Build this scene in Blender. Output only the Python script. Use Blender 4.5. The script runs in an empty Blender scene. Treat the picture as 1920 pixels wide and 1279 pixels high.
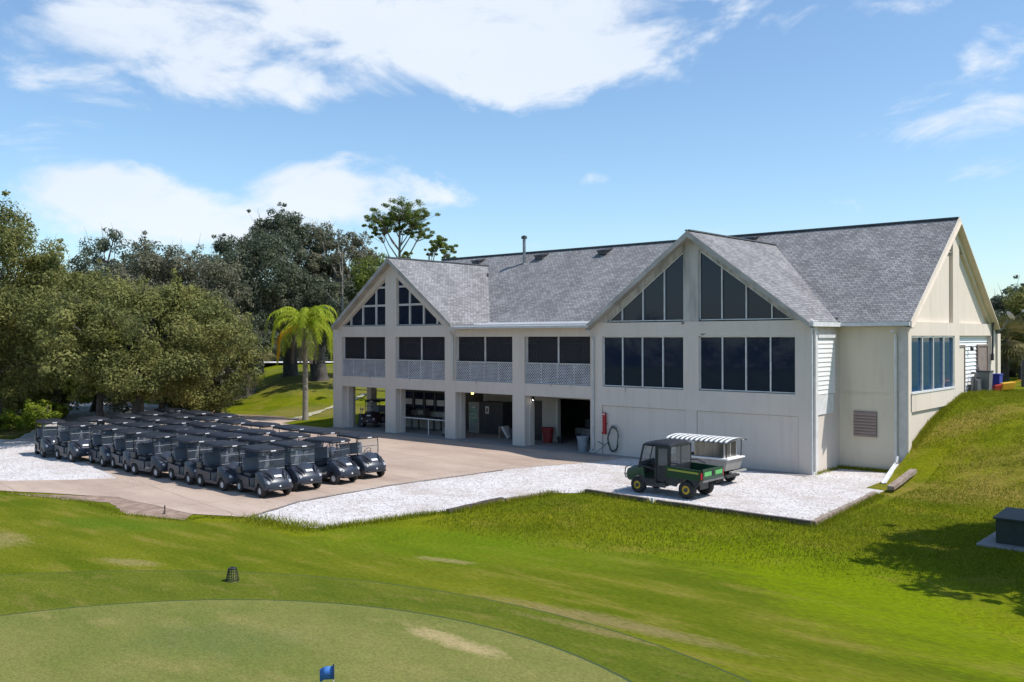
import bpy, bmesh, math, random
import numpy as np
from mathutils import Vector, Matrix
S = bpy.context.scene
C = S.collection
R = math.radians
# ---------------------------------------------------------------- camera
YAW = R(41.148); CAM = Vector((15.827, -37.021, 5.8)); FPX = 1726.3
cd = bpy.data.cameras.new('camera'); cam = bpy.data.objects.new('camera', cd); C.objects.link(cam)
cam.location = CAM; cam.rotation_euler = (R(90), R(0.13), YAW)
cd.sensor_width = 36; cd.lens = 36 * FPX / 1920; cd.shift_y = -8.1 / 1920
cd.clip_start = .1; cd.clip_end = 3000
S.camera = cam
# ---------------------------------------------------------------- world: sky with clouds
SUNV = Vector((.602, .275, 1)).normalized()
EL = math.asin(SUNV.z); AZ = math.atan2(SUNV.x, SUNV.y)
w = bpy.data.worlds.new('World'); S.world = w; w.use_nodes = True
nt = w.node_tree; nt.nodes.clear()
def N(nt, t, **k):
    n = nt.nodes.new(t)
    for a, b in k.items():
        if a.startswith('i_'):
            n.inputs[a[2:].replace('_', ' ')].default_value = b
        else: setattr(n, a, b)
    return n
def Mth(nt, op, a, b=None, c=None, clamp=False):
    n = nt.nodes.new('ShaderNodeMath'); n.operation = op; n.use_clamp = clamp
    for i, v in enumerate((a, b, c)):
        if v is None: continue
        if isinstance(v, (int, float)): n.inputs[i].default_value = v
        else: nt.links.new(v, n.inputs[i])
    return n.outputs[0]
sky = N(nt, 'ShaderNodeTexSky', sky_type='NISHITA', sun_disc=False, sun_elevation=EL, sun_rotation=AZ,
        altitude=0, air_density=1.0, dust_density=0.6, ozone_density=1.6)
tc = N(nt, 'ShaderNodeTexCoord')
sep = N(nt, 'ShaderNodeSeparateXYZ'); nt.links.new(tc.outputs['Generated'], sep.inputs[0])
az = Mth(nt, 'ARCTAN2', sep.outputs[0], sep.outputs[1])      # compass bearing from +y towards +x
el = Mth(nt, 'ARCSINE', sep.outputs[2])
def noise(scale, vec, detail=6, rough=.55, dist=0):
    n = N(nt, 'ShaderNodeTexNoise'); n.inputs['Scale'].default_value = scale
    n.inputs['Detail'].default_value = detail; n.inputs['Roughness'].default_value = rough
    n.inputs['Distortion'].default_value = dist
    nt.links.new(vec, n.inputs['Vector']); return n.outputs['Fac']
comb = N(nt, 'ShaderNodeCombineXYZ'); nt.links.new(az, comb.inputs[0]); nt.links.new(Mth(nt, 'MULTIPLY', el, 1.9), comb.inputs[1])
n1 = noise(6.5, comb.outputs[0], 12, .60, .6)
n3_ = noise(17, comb.outputs[0], 8, .62, .3)
n2 = noise(2.2, comb.outputs[0], 3, .5)
# cloud masses: (bearing deg, elevation deg, half width, half height, strength)
D_ = 41.148
def az_of(u): return -D_ + math.degrees(math.atan((u - 960) / FPX))
CL = [(900, 70, 440, 110, 1.0), (560, 150, 130, 50, .75), (240, 60, 300, 110, .85), (1000, 10, 480, 60, .8), (640, 350, 210, 62, .95), (330, 405, 270, 60, .85), (190, 360, 150, 55, .95),
      (60, 270, 150, 70, .5), (1790, 235, 150, 60, .62), (1880, 300, 110, 40, .5), (1900, 120, 60, 70, .42), (1660, 15, 110, 24, .5),
      (1300, 460, 320, 26, .28), (1530, 275, 70, 24, .22), (480, 300, 130, 24, .45), (250, 330, 120, 30, .35), (120, 225, 110, 36, .4), (720, 360, 150, 40, .8), (1080, 335, 60, 14, .3), (1000, 292, 60, 12, .25), (1450, 40, 120, 40, .45)]
tot = None
for (u, v, hw, hh, st) in CL:
    a0 = R(az_of(u)); e0 = math.atan((631 - v) / FPX * math.cos(math.atan((u - 960) / FPX)))
    wa = hw / FPX; wh = hh / FPX
    dx = Mth(nt, 'DIVIDE', Mth(nt, 'SUBTRACT', az, a0), wa)
    dy = Mth(nt, 'DIVIDE', Mth(nt, 'SUBTRACT', el, e0), wh)
    r2 = Mth(nt, 'ADD', Mth(nt, 'MULTIPLY', dx, dx), Mth(nt, 'MULTIPLY', dy, dy))
    m = Mth(nt, 'MULTIPLY', Mth(nt, 'SUBTRACT', 1.0, Mth(nt, 'MULTIPLY', r2, .5), clamp=True), st)
    tot = m if tot is None else Mth(nt, 'MAXIMUM', tot, m)
# elsewhere in the sky (never in this view) loose fair-weather cloud
dens = Mth(nt, 'ADD', tot, Mth(nt, 'ADD', Mth(nt, 'MULTIPLY', Mth(nt, 'SUBTRACT', n1, .5), 2.1), Mth(nt, 'MULTIPLY', Mth(nt, 'SUBTRACT', n3_, .5), .5)))
mr = N(nt, 'ShaderNodeMapRange', interpolation_type='SMOOTHSTEP'); nt.links.new(dens, mr.inputs[0])
mr.inputs[1].default_value = .34; mr.inputs[2].default_value = .86
dens = mr.outputs[0]
ccol = N(nt, 'ShaderNodeMixRGB'); nt.links.new(n2, ccol.inputs[0])
ccol.inputs[1].default_value = (5.6, 6.3, 7.3, 1); ccol.inputs[2].default_value = (7.6, 7.9, 8.3, 1)
tint = N(nt, 'ShaderNodeMixRGB', blend_type='MULTIPLY'); tint.inputs[0].default_value = 1
nt.links.new(sky.outputs[0], tint.inputs[1]); tint.inputs[2].default_value = (1.10, 1.26, 1.34, 1)
mx = N(nt, 'ShaderNodeMixRGB'); nt.links.new(Mth(nt, 'MULTIPLY', dens, .90), mx.inputs[0])
nt.links.new(tint.outputs[0], mx.inputs[1]); nt.links.new(ccol.outputs[0], mx.inputs[2])
bg = N(nt, 'ShaderNodeBackground'); nt.links.new(mx.outputs[0], bg.inputs[0]); bg.inputs[1].default_value = .10
ow = N(nt, 'ShaderNodeOutputWorld'); nt.links.new(bg.outputs[0], ow.inputs[0])
# ---------------------------------------------------------------- sun, exposure
sl = bpy.data.lights.new('sun', 'SUN'); sl.energy = 3.6; sl.angle = R(.5); sl.color = (1, .955, .89)
sun = bpy.data.objects.new('sun', sl); C.objects.link(sun)
sun.rotation_euler = SUNV.to_track_quat('Z', 'Y').to_euler()
S.view_settings.view_transform = 'Standard'; S.view_settings.look = 'None'
S.view_settings.exposure = 0.42; S.view_settings.gamma = 1
S.render.engine = 'CYCLES'
try:
    S.cycles.transparent_max_bounces = 12; S.cycles.max_bounces = 7
except Exception: pass

# ---------------------------------------------------------------- helpers
def at(u, D, z=0.0):
    """ground point standing D metres ahead of the camera in the direction of column u"""
    f = Vector((-math.sin(YAW), math.cos(YAW), 0)); r = Vector((math.cos(YAW), math.sin(YAW), 0))
    p = CAM + f * D + r * ((u - 960) / FPX * D); return Vector((p.x, p.y, z))
def tag(o, label=None, cat=None, group=None, kind=None):
    if label: o['label'] = label
    if cat: o['category'] = cat
    if group: o['group'] = group
    if kind: o['kind'] = kind
    return o
def thing(name, label, cat, loc=(0, 0, 0), rz=0, group=None):
    o = bpy.data.objects.new(name, None); C.objects.link(o); o.location = loc; o.rotation_euler = (0, 0, rz)
    o.empty_display_size = .2
    return tag(o, label, cat, group)
class MB:
    def __init__(s): s.v = []; s.f = []; s.uv = {}
    def add(s, vs, fs):
        b = len(s.v); s.v += [tuple(v) for v in vs]; s.f += [tuple(b + i for i in f) for f in fs]; return s
    def box(s, x0, x1, y0, y1, z0, z1):
        return s.add([(x0, y0, z0), (x1, y0, z0), (x1, y1, z0), (x0, y1, z0), (x0, y0, z1), (x1, y0, z1), (x1, y1, z1), (x0, y1, z1)],
                     [(0, 3, 2, 1), (4, 5, 6, 7), (0, 1, 5, 4), (1, 2, 6, 5), (2, 3, 7, 6), (3, 0, 4, 7)])
    def face(s, pts, uv=None):
        b = len(s.v); s.v += [tuple(p) for p in pts]; s.f.append(tuple(range(b, b + len(pts))))
        if uv: s.uv[len(s.f) - 1] = uv
        return s
    def prism(s, pts, vec):
        """pts: closed polygon in 3D, extruded by vec"""
        n = len(pts); vec = Vector(vec); P = [Vector(p) for p in pts]
        s.add([tuple(p) for p in P] + [tuple(p + vec) for p in P],
              [tuple(range(n))[::-1], tuple(range(n, 2 * n))] + [(i, (i + 1) % n, n + (i + 1) % n, n + i) for i in range(n)])
        return s
    def xz(s, pts, y0, y1): return s.prism([(x, y0, z) for x, z in pts], (0, y1 - y0, 0))
    def yz(s, pts, x0, x1): return s.prism([(x0, y, z) for y, z in pts], (x1 - x0, 0, 0))
    def tube(s, path, rad, n=6, cap=True, jit=0):
        P = [Vector(p) for p in path]
        if isinstance(rad, (int, float)): rad = [rad] * len(P)
        b = len(s.v)
        for i, p in enumerate(P):
            t = (P[min(i + 1, len(P) - 1)] - P[max(i - 1, 0)])
            if t.length < 1e-6: t = Vector((0, 0, 1))
            t.normalize(); a = Vector((0, 0, 1)) if abs(t.z) < .9 else Vector((1, 0, 0))
            u = t.cross(a).normalized(); v = t.cross(u)
            for k in range(n):
                q = 2 * math.pi * k / n; rr = rad[i] * (1 + (random.uniform(-jit, jit) if jit else 0))
                s.v.append(tuple(p + u * math.cos(q) * rr + v * math.sin(q) * rr))
        for i in range(len(P) - 1):
            for k in range(n):
                a0 = b + i * n + k; a1 = b + i * n + (k + 1) % n
                s.f.append((a0, a1, a1 + n, a0 + n))
        if cap:
            s.f.append(tuple(b + k for k in range(n))[::-1]); s.f.append(tuple(b + (len(P) - 1) * n + k for k in range(n)))
        return s
    def lathe(s, prof, n=16, cx=0, cy=0, cz=0, axis='z'):
        b = len(s.v)
        for (r, h) in prof:
            for k in range(n):
                q = 2 * math.pi * k / n; c, d = r * math.cos(q), r * math.sin(q)
                s.v.append((cx + c, cy + d, cz + h) if axis == 'z' else ((cx + c, cy + h, cz + d) if axis == 'y' else (cx + h, cy + c, cz + d)))
        for i in range(len(prof) - 1):
            for k in range(n):
                a0 = b + i * n + k; a1 = b + i * n + (k + 1) % n
                s.f.append((a0, a1, a1 + n, a0 + n))
        return s
    def build(s, name, m, parent=None, smooth=None, bevel=0, recalc=True):
        me = bpy.data.meshes.new(name); me.from_pydata(s.v, [], s.f); me.update()
        if s.uv:
            ul = me.uv_layers.new(name='UVMap')
            for fi, uvs in s.uv.items():
                p = me.polygons[fi]
                for k, li in enumerate(p.loop_indices): ul.data[li].uv = uvs[k]
        elif recalc:
            bm = bmesh.new(); bm.from_mesh(me); bmesh.ops.recalc_face_normals(bm, faces=bm.faces); bm.to_mesh(me); bm.free()
        if smooth is not None:
            me.shade_smooth(); me.set_sharp_from_angle(angle=R(smooth))
        me.materials.append(m)
        o = bpy.data.objects.new(name, me); C.objects.link(o)
        if parent is not None: o.parent = parent
        if bevel:
            b = o.modifiers.new('bevel', 'BEVEL'); b.width = bevel; b.segments = 2; b.limit_method = 'ANGLE'; b.angle_limit = R(40)
        return o
def copy_tree(o, parent=None):
    c = o.copy(); C.objects.link(c); c.parent = parent
    for ch in o.children: copy_tree(ch, c)
    return c

# ---------------------------------------------------------------- materials
def mat(name, col, rough=.7, col2=None, scale=2, detail=6, bump=0, bscale=30, metal=0, spec=.5, coord='Object', lo=.35, hi=.65, stretch=None, coat=0):
    m = bpy.data.materials.new(name); m.use_nodes = True; t = m.node_tree; b = t.nodes['Principled BSDF']
    b.inputs['Roughness'].default_value = rough; b.inputs['Metallic'].default_value = metal
    b.inputs['Specular IOR Level'].default_value = spec; b.inputs['Coat Weight'].default_value = coat
    b.inputs['Base Color'].default_value = (*col, 1)
    m.diffuse_color = (*col, 1)
    if col2 or bump:
        c = N(t, 'ShaderNodeTexCoord'); mp = N(t, 'ShaderNodeMapping'); t.links.new(c.outputs[coord], mp.inputs[0])
        if stretch: mp.inputs['Scale'].default_value = stretch
        if col2:
            n = N(t, 'ShaderNodeTexNoise'); n.inputs['Scale'].default_value = scale; n.inputs['Detail'].default_value = detail
            n.inputs['Roughness'].default_value = .62
            t.links.new(mp.outputs[0], n.inputs[0])
            r = N(t, 'ShaderNodeMapRange'); r.inputs[1].default_value = lo; r.inputs[2].default_value = hi; t.links.new(n.outputs['Fac'], r.inputs[0])
            x = N(t, 'ShaderNodeMixRGB'); x.inputs[1].default_value = (*col, 1); x.inputs[2].default_value = (*col2, 1)
            t.links.new(r.outputs[0], x.inputs[0]); t.links.new(x.outputs[0], b.inputs['Base Color'])
        if bump:
            n = N(t, 'ShaderNodeTexNoise'); n.inputs['Scale'].default_value = bscale; n.inputs['Detail'].default_value = 4
            t.links.new(c.outputs[coord], n.inputs[0])
            bp = N(t, 'ShaderNodeBump'); bp.inputs['Strength'].default_value = bump; bp.inputs['Distance'].default_value = .05
            t.links.new(n.outputs['Fac'], bp.inputs['Height']); t.links.new(bp.outputs[0], b.inputs['Normal'])
    return m
def leafmat(name, c1, c2, c3=None, trans=.35, clump=.35):
    """leaves: every leaf its own shade, clumps of paler and darker growth"""
    m = bpy.data.materials.new(name); m.use_nodes = True; t = m.node_tree; t.nodes.clear()
    g = N(t, 'ShaderNodeNewGeometry'); c = N(t, 'ShaderNodeTexCoord')
    n = N(t, 'ShaderNodeTexNoise'); n.inputs['Scale'].default_value = clump; n.inputs['Detail'].default_value = 3; t.links.new(c.outputs['Object'], n.inputs[0])
    mr = N(t, 'ShaderNodeMapRange'); mr.inputs[1].default_value = .38; mr.inputs[2].default_value = .62; t.links.new(n.outputs['Fac'], mr.inputs[0])
    x = N(t, 'ShaderNodeMixRGB'); x.inputs[1].default_value = (*c1, 1); x.inputs[2].default_value = (*c2, 1)
    t.links.new(mr.outputs[0], x.inputs[0])
    x2 = N(t, 'ShaderNodeMixRGB'); c3 = c3 or tuple(v * 1.5 for v in c2); x2.inputs[2].default_value = (*c3, 1)
    t.links.new(x.outputs[0], x2.inputs[1])
    p = Mth(t, 'POWER', g.outputs['Random Per Island'], 2.0); t.links.new(Mth(t, 'MULTIPLY', p, .8), x2.inputs[0])
    d = N(t, 'ShaderNodeBsdfPrincipled'); d.inputs['Roughness'].default_value = .6; d.inputs['Specular IOR Level'].default_value = .15; t.links.new(x2.outputs[0], d.inputs['Base Color'])
    tr = N(t, 'ShaderNodeBsdfTranslucent'); t.links.new(x2.outputs[0], tr.inputs[0])
    ms = N(t, 'ShaderNodeMixShader'); ms.inputs[0].default_value = trans; t.links.new(d.outputs[0], ms.inputs[1]); t.links.new(tr.outputs[0], ms.inputs[2])
    o = N(t, 'ShaderNodeOutputMaterial'); t.links.new(ms.outputs[0], o.inputs[0]); return m

def stucco(name, col, dirt, dirt_amt=.5, lo=.5, hi=.8):
    """painted stucco: slight mottling plus rain streaks that run down the wall"""
    m = mat(name, col, .85, bump=.12, bscale=60, spec=.25); t = m.node_tree; b = t.nodes['Principled BSDF']
    c = N(t, 'ShaderNodeTexCoord'); mp = N(t, 'ShaderNodeMapping'); mp.inputs['Scale'].default_value = (2.2, 2.2, .28); t.links.new(c.outputs['Object'], mp.inputs[0])
    n = N(t, 'ShaderNodeTexNoise'); n.inputs['Scale'].default_value = 1.3; n.inputs['Detail'].default_value = 7; n.inputs['Roughness'].default_value = .62; t.links.new(mp.outputs[0], n.inputs[0])
    n2 = N(t, 'ShaderNodeTexNoise'); n2.inputs['Scale'].default_value = .5; n2.inputs['Detail'].default_value = 5; t.links.new(c.outputs['Object'], n2.inputs[0])
    r = N(t, 'ShaderNodeMapRange'); r.inputs[1].default_value = lo; r.inputs[2].default_value = hi; t.links.new(n.outputs['Fac'], r.inputs[0])
    x = N(t, 'ShaderNodeMixRGB'); x.inputs[1].default_value = (*col, 1); x.inputs[2].default_value = (*dirt, 1); t.links.new(Mth(t, 'MULTIPLY', r.outputs[0], dirt_amt), x.inputs[0])
    y = N(t, 'ShaderNodeMixRGB', blend_type='MULTIPLY'); y.inputs[0].default_value = 1; t.links.new(x.outputs[0], y.inputs[1])
    r2 = N(t, 'ShaderNodeMapRange'); r2.inputs[3].default_value = .90; r2.inputs[4].default_value = 1.06; t.links.new(n2.outputs['Fac'], r2.inputs[0])
    t.links.new(r2.outputs[0], y.inputs[2]); t.links.new(y.outputs[0], b.inputs['Base Color']); return m

M = {}
M['stucco'] = stucco('stucco', (.66, .585, .51), (.47, .405, .335), .38)
M['stucco_bounce'] = stucco('stucco_bounce', (.70, .63, .50), (.50, .43, .32), .45)  # recess stucco, with the light bounced into the recess put into its tan colour
M['stucco_weathered'] = stucco('stucco_weathered', (.50, .475, .435), (.20, .19, .16), .8, .42, .68)
M['stucco_sun'] = stucco('stucco_sunlit', (.72, .63, .53), (.48, .40, .31), .45)  # brighter copy of the stucco, east side sunlight put into the colour
M['white'] = mat('white_paint', (.74, .74, .74), .5, (.6, .6, .58), 3)
M['lattice'] = mat('lattice_vinyl', (.55, .56, .60), .6, (.42, .42, .44), 2)
M['gutter'] = mat('gutter_metal', (.62, .595, .56), .65, (.50, .48, .45), 2, spec=.25)
M['fascia'] = mat('fascia_board', (.46, .435, .40), .8, (.30, .285, .26), 1.2)
M['siding'] = mat('siding', (.80, .79, .77), .5)
M['metal_roof'] = mat('metal_roof', (.62, .63, .66), .35, (.48, .49, .52), 1.5, metal=.2)
M['dark_metal'] = mat('dark_metal', (.03, .03, .035), .5, (.07, .07, .07), 4)
M['grey_metal'] = mat('grey_metal', (.30, .31, .32), .4, (.18, .18, .19), 5, metal=.7)
M['black'] = mat('black_plastic', (.012, .013, .016), .45, (.03, .03, .034), 5)
M['rubber'] = mat('rubber', (.015, .015, .016), .85, (.04, .037, .033), 6)
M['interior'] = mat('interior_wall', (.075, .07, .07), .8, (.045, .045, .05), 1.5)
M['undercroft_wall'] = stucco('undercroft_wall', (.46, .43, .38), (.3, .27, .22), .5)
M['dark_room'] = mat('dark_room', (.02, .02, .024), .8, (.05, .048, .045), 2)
M['door_dark'] = mat('dark_door', (.010, .010, .013), .5, (.02, .02, .024), 3)
M['door_brown'] = mat('brown_door', (.28, .21, .18), .6, (.2, .15, .13), 3)
M['red'] = mat('red_paint', (.42, .012, .02), .45, (.3, .01, .015), 4)
M['red_bin'] = mat('red_bin', (.30, .035, .03), .6, (.2, .02, .02), 4)
M['grey_bin'] = mat('grey_bin', (.26, .30, .33), .55, (.2, .23, .26), 4)
M['hose'] = mat('hose', (.12, .15, .13), .5, (.06, .07, .07), 8)
M['timber_dark'] = mat('timber_dark', (.055, .042, .040), .9, (.13, .10, .085), 6, bump=.4, bscale=15, stretch=(1, 1, 6))
M['timber_pale'] = mat('timber_pale', (.36, .29, .24), .9, (.2, .14, .11), 5, bump=.4, bscale=12)
M['bark'] = mat('bark', (.11, .095, .08), .95, (.04, .035, .03), 3, bump=.8, bscale=9, stretch=(3, 3, .6))
M['bark_pale'] = mat('bark_pale', (.30, .27, .23), .9, (.14, .12, .10), 4, bump=.5, bscale=9, stretch=(2, 2, .8))
M['palm_bark'] = mat('palm_bark', (.36, .32, .26), .9, (.19, .165, .13), 9, bump=.5, bscale=16, stretch=(.6, .6, 2.4))
# glass
def glass(name, col, rough=.04, spec=.5):
    m = mat(name, col, rough, spec=spec); return m
M['glass'] = glass('window_glass', (.009, .017, .040), .03, .33)
M['glass_side'] = glass('blue_window_glass', (.008, .050, .125), .04, .3)
def screenmat():
    m = bpy.data.materials.new('insect_screen'); m.use_nodes = True; t = m.node_tree; t.nodes.clear()
    a = N(t, 'ShaderNodeBsdfTransparent'); b = N(t, 'ShaderNodeBsdfPrincipled'); b.inputs['Base Color'].default_value = (.02, .02, .027, 1); b.inputs['Roughness'].default_value = .6
    x = N(t, 'ShaderNodeMixShader'); x.inputs[0].default_value = .6; t.links.new(a.outputs[0], x.inputs[1]); t.links.new(b.outputs[0], x.inputs[2])
    o = N(t, 'ShaderNodeOutputMaterial'); t.links.new(x.outputs[0], o.inputs[0]); return m
M['screen'] = screenmat()
def clearmat(name, col, fac, rough=.08):
    m = bpy.data.materials.new(name); m.use_nodes = True; t = m.node_tree; t.nodes.clear()
    a = N(t, 'ShaderNodeBsdfTransparent'); b = N(t, 'ShaderNodeBsdfPrincipled'); b.inputs['Base Color'].default_value = (*col, 1); b.inputs['Roughness'].default_value = rough
    b.inputs['Specular IOR Level'].default_value = .8
    x = N(t, 'ShaderNodeMixShader'); x.inputs[0].default_value = fac; t.links.new(a.outputs[0], x.inputs[1]); t.links.new(b.outputs[0], x.inputs[2])
    o = N(t, 'ShaderNodeOutputMaterial'); t.links.new(x.outputs[0], o.inputs[0]); return m
M['windshield'] = clearmat('acrylic_windshield', (.13, .15, .18), .22, .1)
# shingles (UV in metres)
def shingles():
    m = mat('asphalt_shingles', (.2, .2, .2), .9, spec=.25); t = m.node_tree; b = t.nodes['Principled BSDF']
    c = N(t, 'ShaderNodeTexCoord'); br = N(t, 'ShaderNodeTexBrick', offset=.37, squash=1.0)
    t.links.new(c.outputs['UV'], br.inputs[0])
    br.inputs['Color1'].default_value = (.20, .196, .200, 1); br.inputs['Color2'].default_value = (.335, .327, .325, 1); br.inputs['Mortar'].default_value = (.085, .083, .088, 1)
    br.inputs['Scale'].default_value = 1; br.inputs['Mortar Size'].default_value = .016; br.inputs['Mortar Smooth'].default_value = .5; br.inputs['Bias'].default_value = -.1
    br.inputs['Brick Width'].default_value = .24; br.inputs['Row Height'].default_value = .145
    n = N(t, 'ShaderNodeTexNoise'); n.inputs['Scale'].default_value = .55; n.inputs['Detail'].default_value = 6; t.links.new(c.outputs['UV'], n.inputs[0])
    r = N(t, 'ShaderNodeMapRange'); r.inputs[1].default_value = .3; r.inputs[2].default_value = .7; r.inputs[3].default_value = .82; r.inputs[4].default_value = 1.16; t.links.new(n.outputs['Fac'], r.inputs[0])
    n3 = N(t, 'ShaderNodeTexNoise'); n3.inputs['Scale'].default_value = 9; n3.inputs['Detail'].default_value = 3; t.links.new(c.outputs['UV'], n3.inputs[0])
    r3 = N(t, 'ShaderNodeMapRange'); r3.inputs[1].default_value = .3; r3.inputs[2].default_value = .7; r3.inputs[3].default_value = .84; r3.inputs[4].default_value = 1.16; t.links.new(n3.outputs['Fac'], r3.inputs[0])
    x = N(t, 'ShaderNodeMixRGB', blend_type='MULTIPLY'); x.inputs[0].default_value = 1; t.links.new(br.outputs['Color'], x.inputs[1]); t.links.new(Mth(t, 'MULTIPLY', r.outputs[0], r3.outputs[0]), x.inputs[2])
    t.links.new(x.outputs[0], b.inputs['Base Color'])
    bp = N(t, 'ShaderNodeBump'); bp.inputs['Strength'].default_value = .5; bp.inputs['Distance'].default_value = .03; bp.invert = True
    t.links.new(br.outputs['Fac'], bp.inputs['Height']); t.links.new(bp.outputs[0], b.inputs['Normal']); return m
M['shingles'] = shingles()

# ground materials
def grassmat(name, cols, s1, s2, fine, bump=.4, stretch=(1, 1, 1), patches=()):
    m = mat(name, cols[0], .95, spec=.03); t = m.node_tree; b = t.nodes['Principled BSDF']
    c = N(t, 'ShaderNodeTexCoord'); mp = N(t, 'ShaderNodeMapping'); mp.inputs['Scale'].default_value = stretch; mp.inputs['Rotation'].default_value = (0, 0, R(-41)); t.links.new(c.outputs['Object'], mp.inputs[0])
    def nz(s, d=5, r=.6):
        n = N(t, 'ShaderNodeTexNoise'); n.inputs['Scale'].default_value = s; n.inputs['Detail'].default_value = d; n.inputs['Roughness'].default_value = r
        t.links.new(mp.outputs[0], n.inputs[0]); return n.outputs['Fac']
    def rng(f, a, bb, lo=0, hi=1):
        r = N(t, 'ShaderNodeMapRange'); r.inputs[1].default_value = a; r.inputs[2].default_value = bb; r.inputs[3].default_value = lo; r.inputs[4].default_value = hi; t.links.new(f, r.inputs[0]); return r.outputs[0]
    def mx(f, a, bb):
        x = N(t, 'ShaderNodeMixRGB')
        for i, q in ((1, a), (2, bb)):
            if isinstance(q, tuple): x.inputs[i].default_value = (*q, 1)
            else: t.links.new(q, x.inputs[i])
        t.links.new(f, x.inputs[0]); return x.outputs[0]
    a = mx(rng(nz(s1), .38, .62), cols[0], cols[1])
    a = mx(rng(nz(s2, 6, .65), .52, .74), a, cols[2])
    if patches:                       # worn and lush spots of the turf itself: (x, y, half length, half width, heading, colour, strength)
        sp = N(t, 'ShaderNodeSeparateXYZ'); t.links.new(c.outputs['Object'], sp.inputs[0]); wob = nz(1.1, 6, .7); fin = nz(6, 4, .7)
        for (px, py, ha, hb, ang, colr, st) in patches:
            ca, sa = math.cos(R(ang)), math.sin(R(ang))
            X = Mth(t, 'SUBTRACT', sp.outputs[0], px); Y = Mth(t, 'SUBTRACT', sp.outputs[1], py)
            A = Mth(t, 'DIVIDE', Mth(t, 'ADD', Mth(t, 'MULTIPLY', X, ca), Mth(t, 'MULTIPLY', Y, sa)), ha)
            B = Mth(t, 'DIVIDE', Mth(t, 'SUBTRACT', Mth(t, 'MULTIPLY', Y, ca), Mth(t, 'MULTIPLY', X, sa)), hb)
            q = Mth(t, 'ADD', Mth(t, 'MULTIPLY', A, A), Mth(t, 'MULTIPLY', B, B))
            q = Mth(t, 'ADD', Mth(t, 'SUBTRACT', 1.0, q), Mth(t, 'ADD', Mth(t, 'MULTIPLY', Mth(t, 'SUBTRACT', wob, .5), 2.4), Mth(t, 'MULTIPLY', Mth(t, 'SUBTRACT', fin, .5), 1.6)))
            a = mx(Mth(t, 'MULTIPLY', rng(q, 0, 1.0), st), a, colr)
    f = rng(nz(fine, 4, .7), .3, .7, .68, 1.32)
    x = N(t, 'ShaderNodeMixRGB', blend_type='MULTIPLY'); x.inputs[0].default_value = 1; t.links.new(a, x.inputs[1]); t.links.new(f, x.inputs[2])
    t.links.new(x.outputs[0], b.inputs['Base Color'])
    bp = N(t, 'ShaderNodeBump'); bp.inputs['Strength'].default_value = bump; bp.inputs['Distance'].default_value = .06
    t.links.new(nz(fine * 1.3, 3), bp.inputs['Height']); t.links.new(bp.outputs[0], b.inputs['Normal']); return m
TAN = (.30, .23, .11); BRN = (.22, .17, .07); VIV = (.145, .20, .002)
LUSH = [(5.5, -14.5, 6.5, 3.0, -20, VIV, .75), (9.5, -17.5, 5, 2.2, -25, VIV, .75), (-2.0, -18.6, 6.5, 2.4, 22, (.11, .165, .006), .7)]
M['grass'] = grassmat('lawn_grass', ((.088, .118, .004), (.155, .170, .006), (.23, .185, .03)), .28, .5, 9, .7,
    patches=[(7.0, -1.0, 5.5, 2.6, 15, (.24, .175, .045), .75), (10.5, 3.0, 6, 3.0, 20, (.23, .18, .04), .7), (4.6, 6.2, 3, 1.4, 60, (.25, .18, .05), .7), *LUSH, (-41, 6, 7, 4, 60, (.19, .155, .05), .75), (-50, 18, 16, 9, 30, (.155, .14, .05), .85), (-60, 35, 25, 12, 30, (.15, .14, .05), .8)])
M['fringe'] = grassmat('fringe_grass', ((.080, .108, .010), (.118, .135, .016), (.17, .15, .035)), .5, 1.2, 14, .35, (.6, 1.6, 1), patches=[(5.6, -22.25, 2.6, .25, 4, BRN, .7)])
M['green_edge'] = mat('green_edge_grass', (.035, .060, .012), .9)
M['green'] = grassmat('putting_green_grass', ((.130, .150, .034), (.180, .178, .052), (.24, .205, .075)), .30, .55, 22, .08, (.7, 1.4, 1),
    patches=[(3.5, -24.6, 1.5, .35, 0, (.36, .28, .14), .9), (0, -27.5, 2.2, 1.2, 30, (.10, .135, .04), .5), (6.2, -26.5, 1.8, 1.0, -20, (.105, .14, .04), .5)])
M['fairway'] = grassmat('fairway_grass', ((.086, .115, .006), (.140, .153, .011), (.195, .165, .035)), .40, .8, 12, .45, (.4, 1.9, 1),
    patches=[(5.0, -21.65, 3.6, .42, 4, BRN, .8), (-13.5, -27.3, 2.5, 1.1, 20, TAN, .6), *LUSH, (-1.2, -20.2, 1.0, .25, 15, TAN, .6), (-7.2, -25.6, 1.2, .35, 20, TAN, .5), (-12, -23.5, 3, 1, 20, (.085, .14, .010), .7)])
M['straw_grass'] = grassmat('dry_grass', ((.24, .19, .075), (.14, .16, .03), (.36, .28, .13)), .3, .6, 9, .5)
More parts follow.
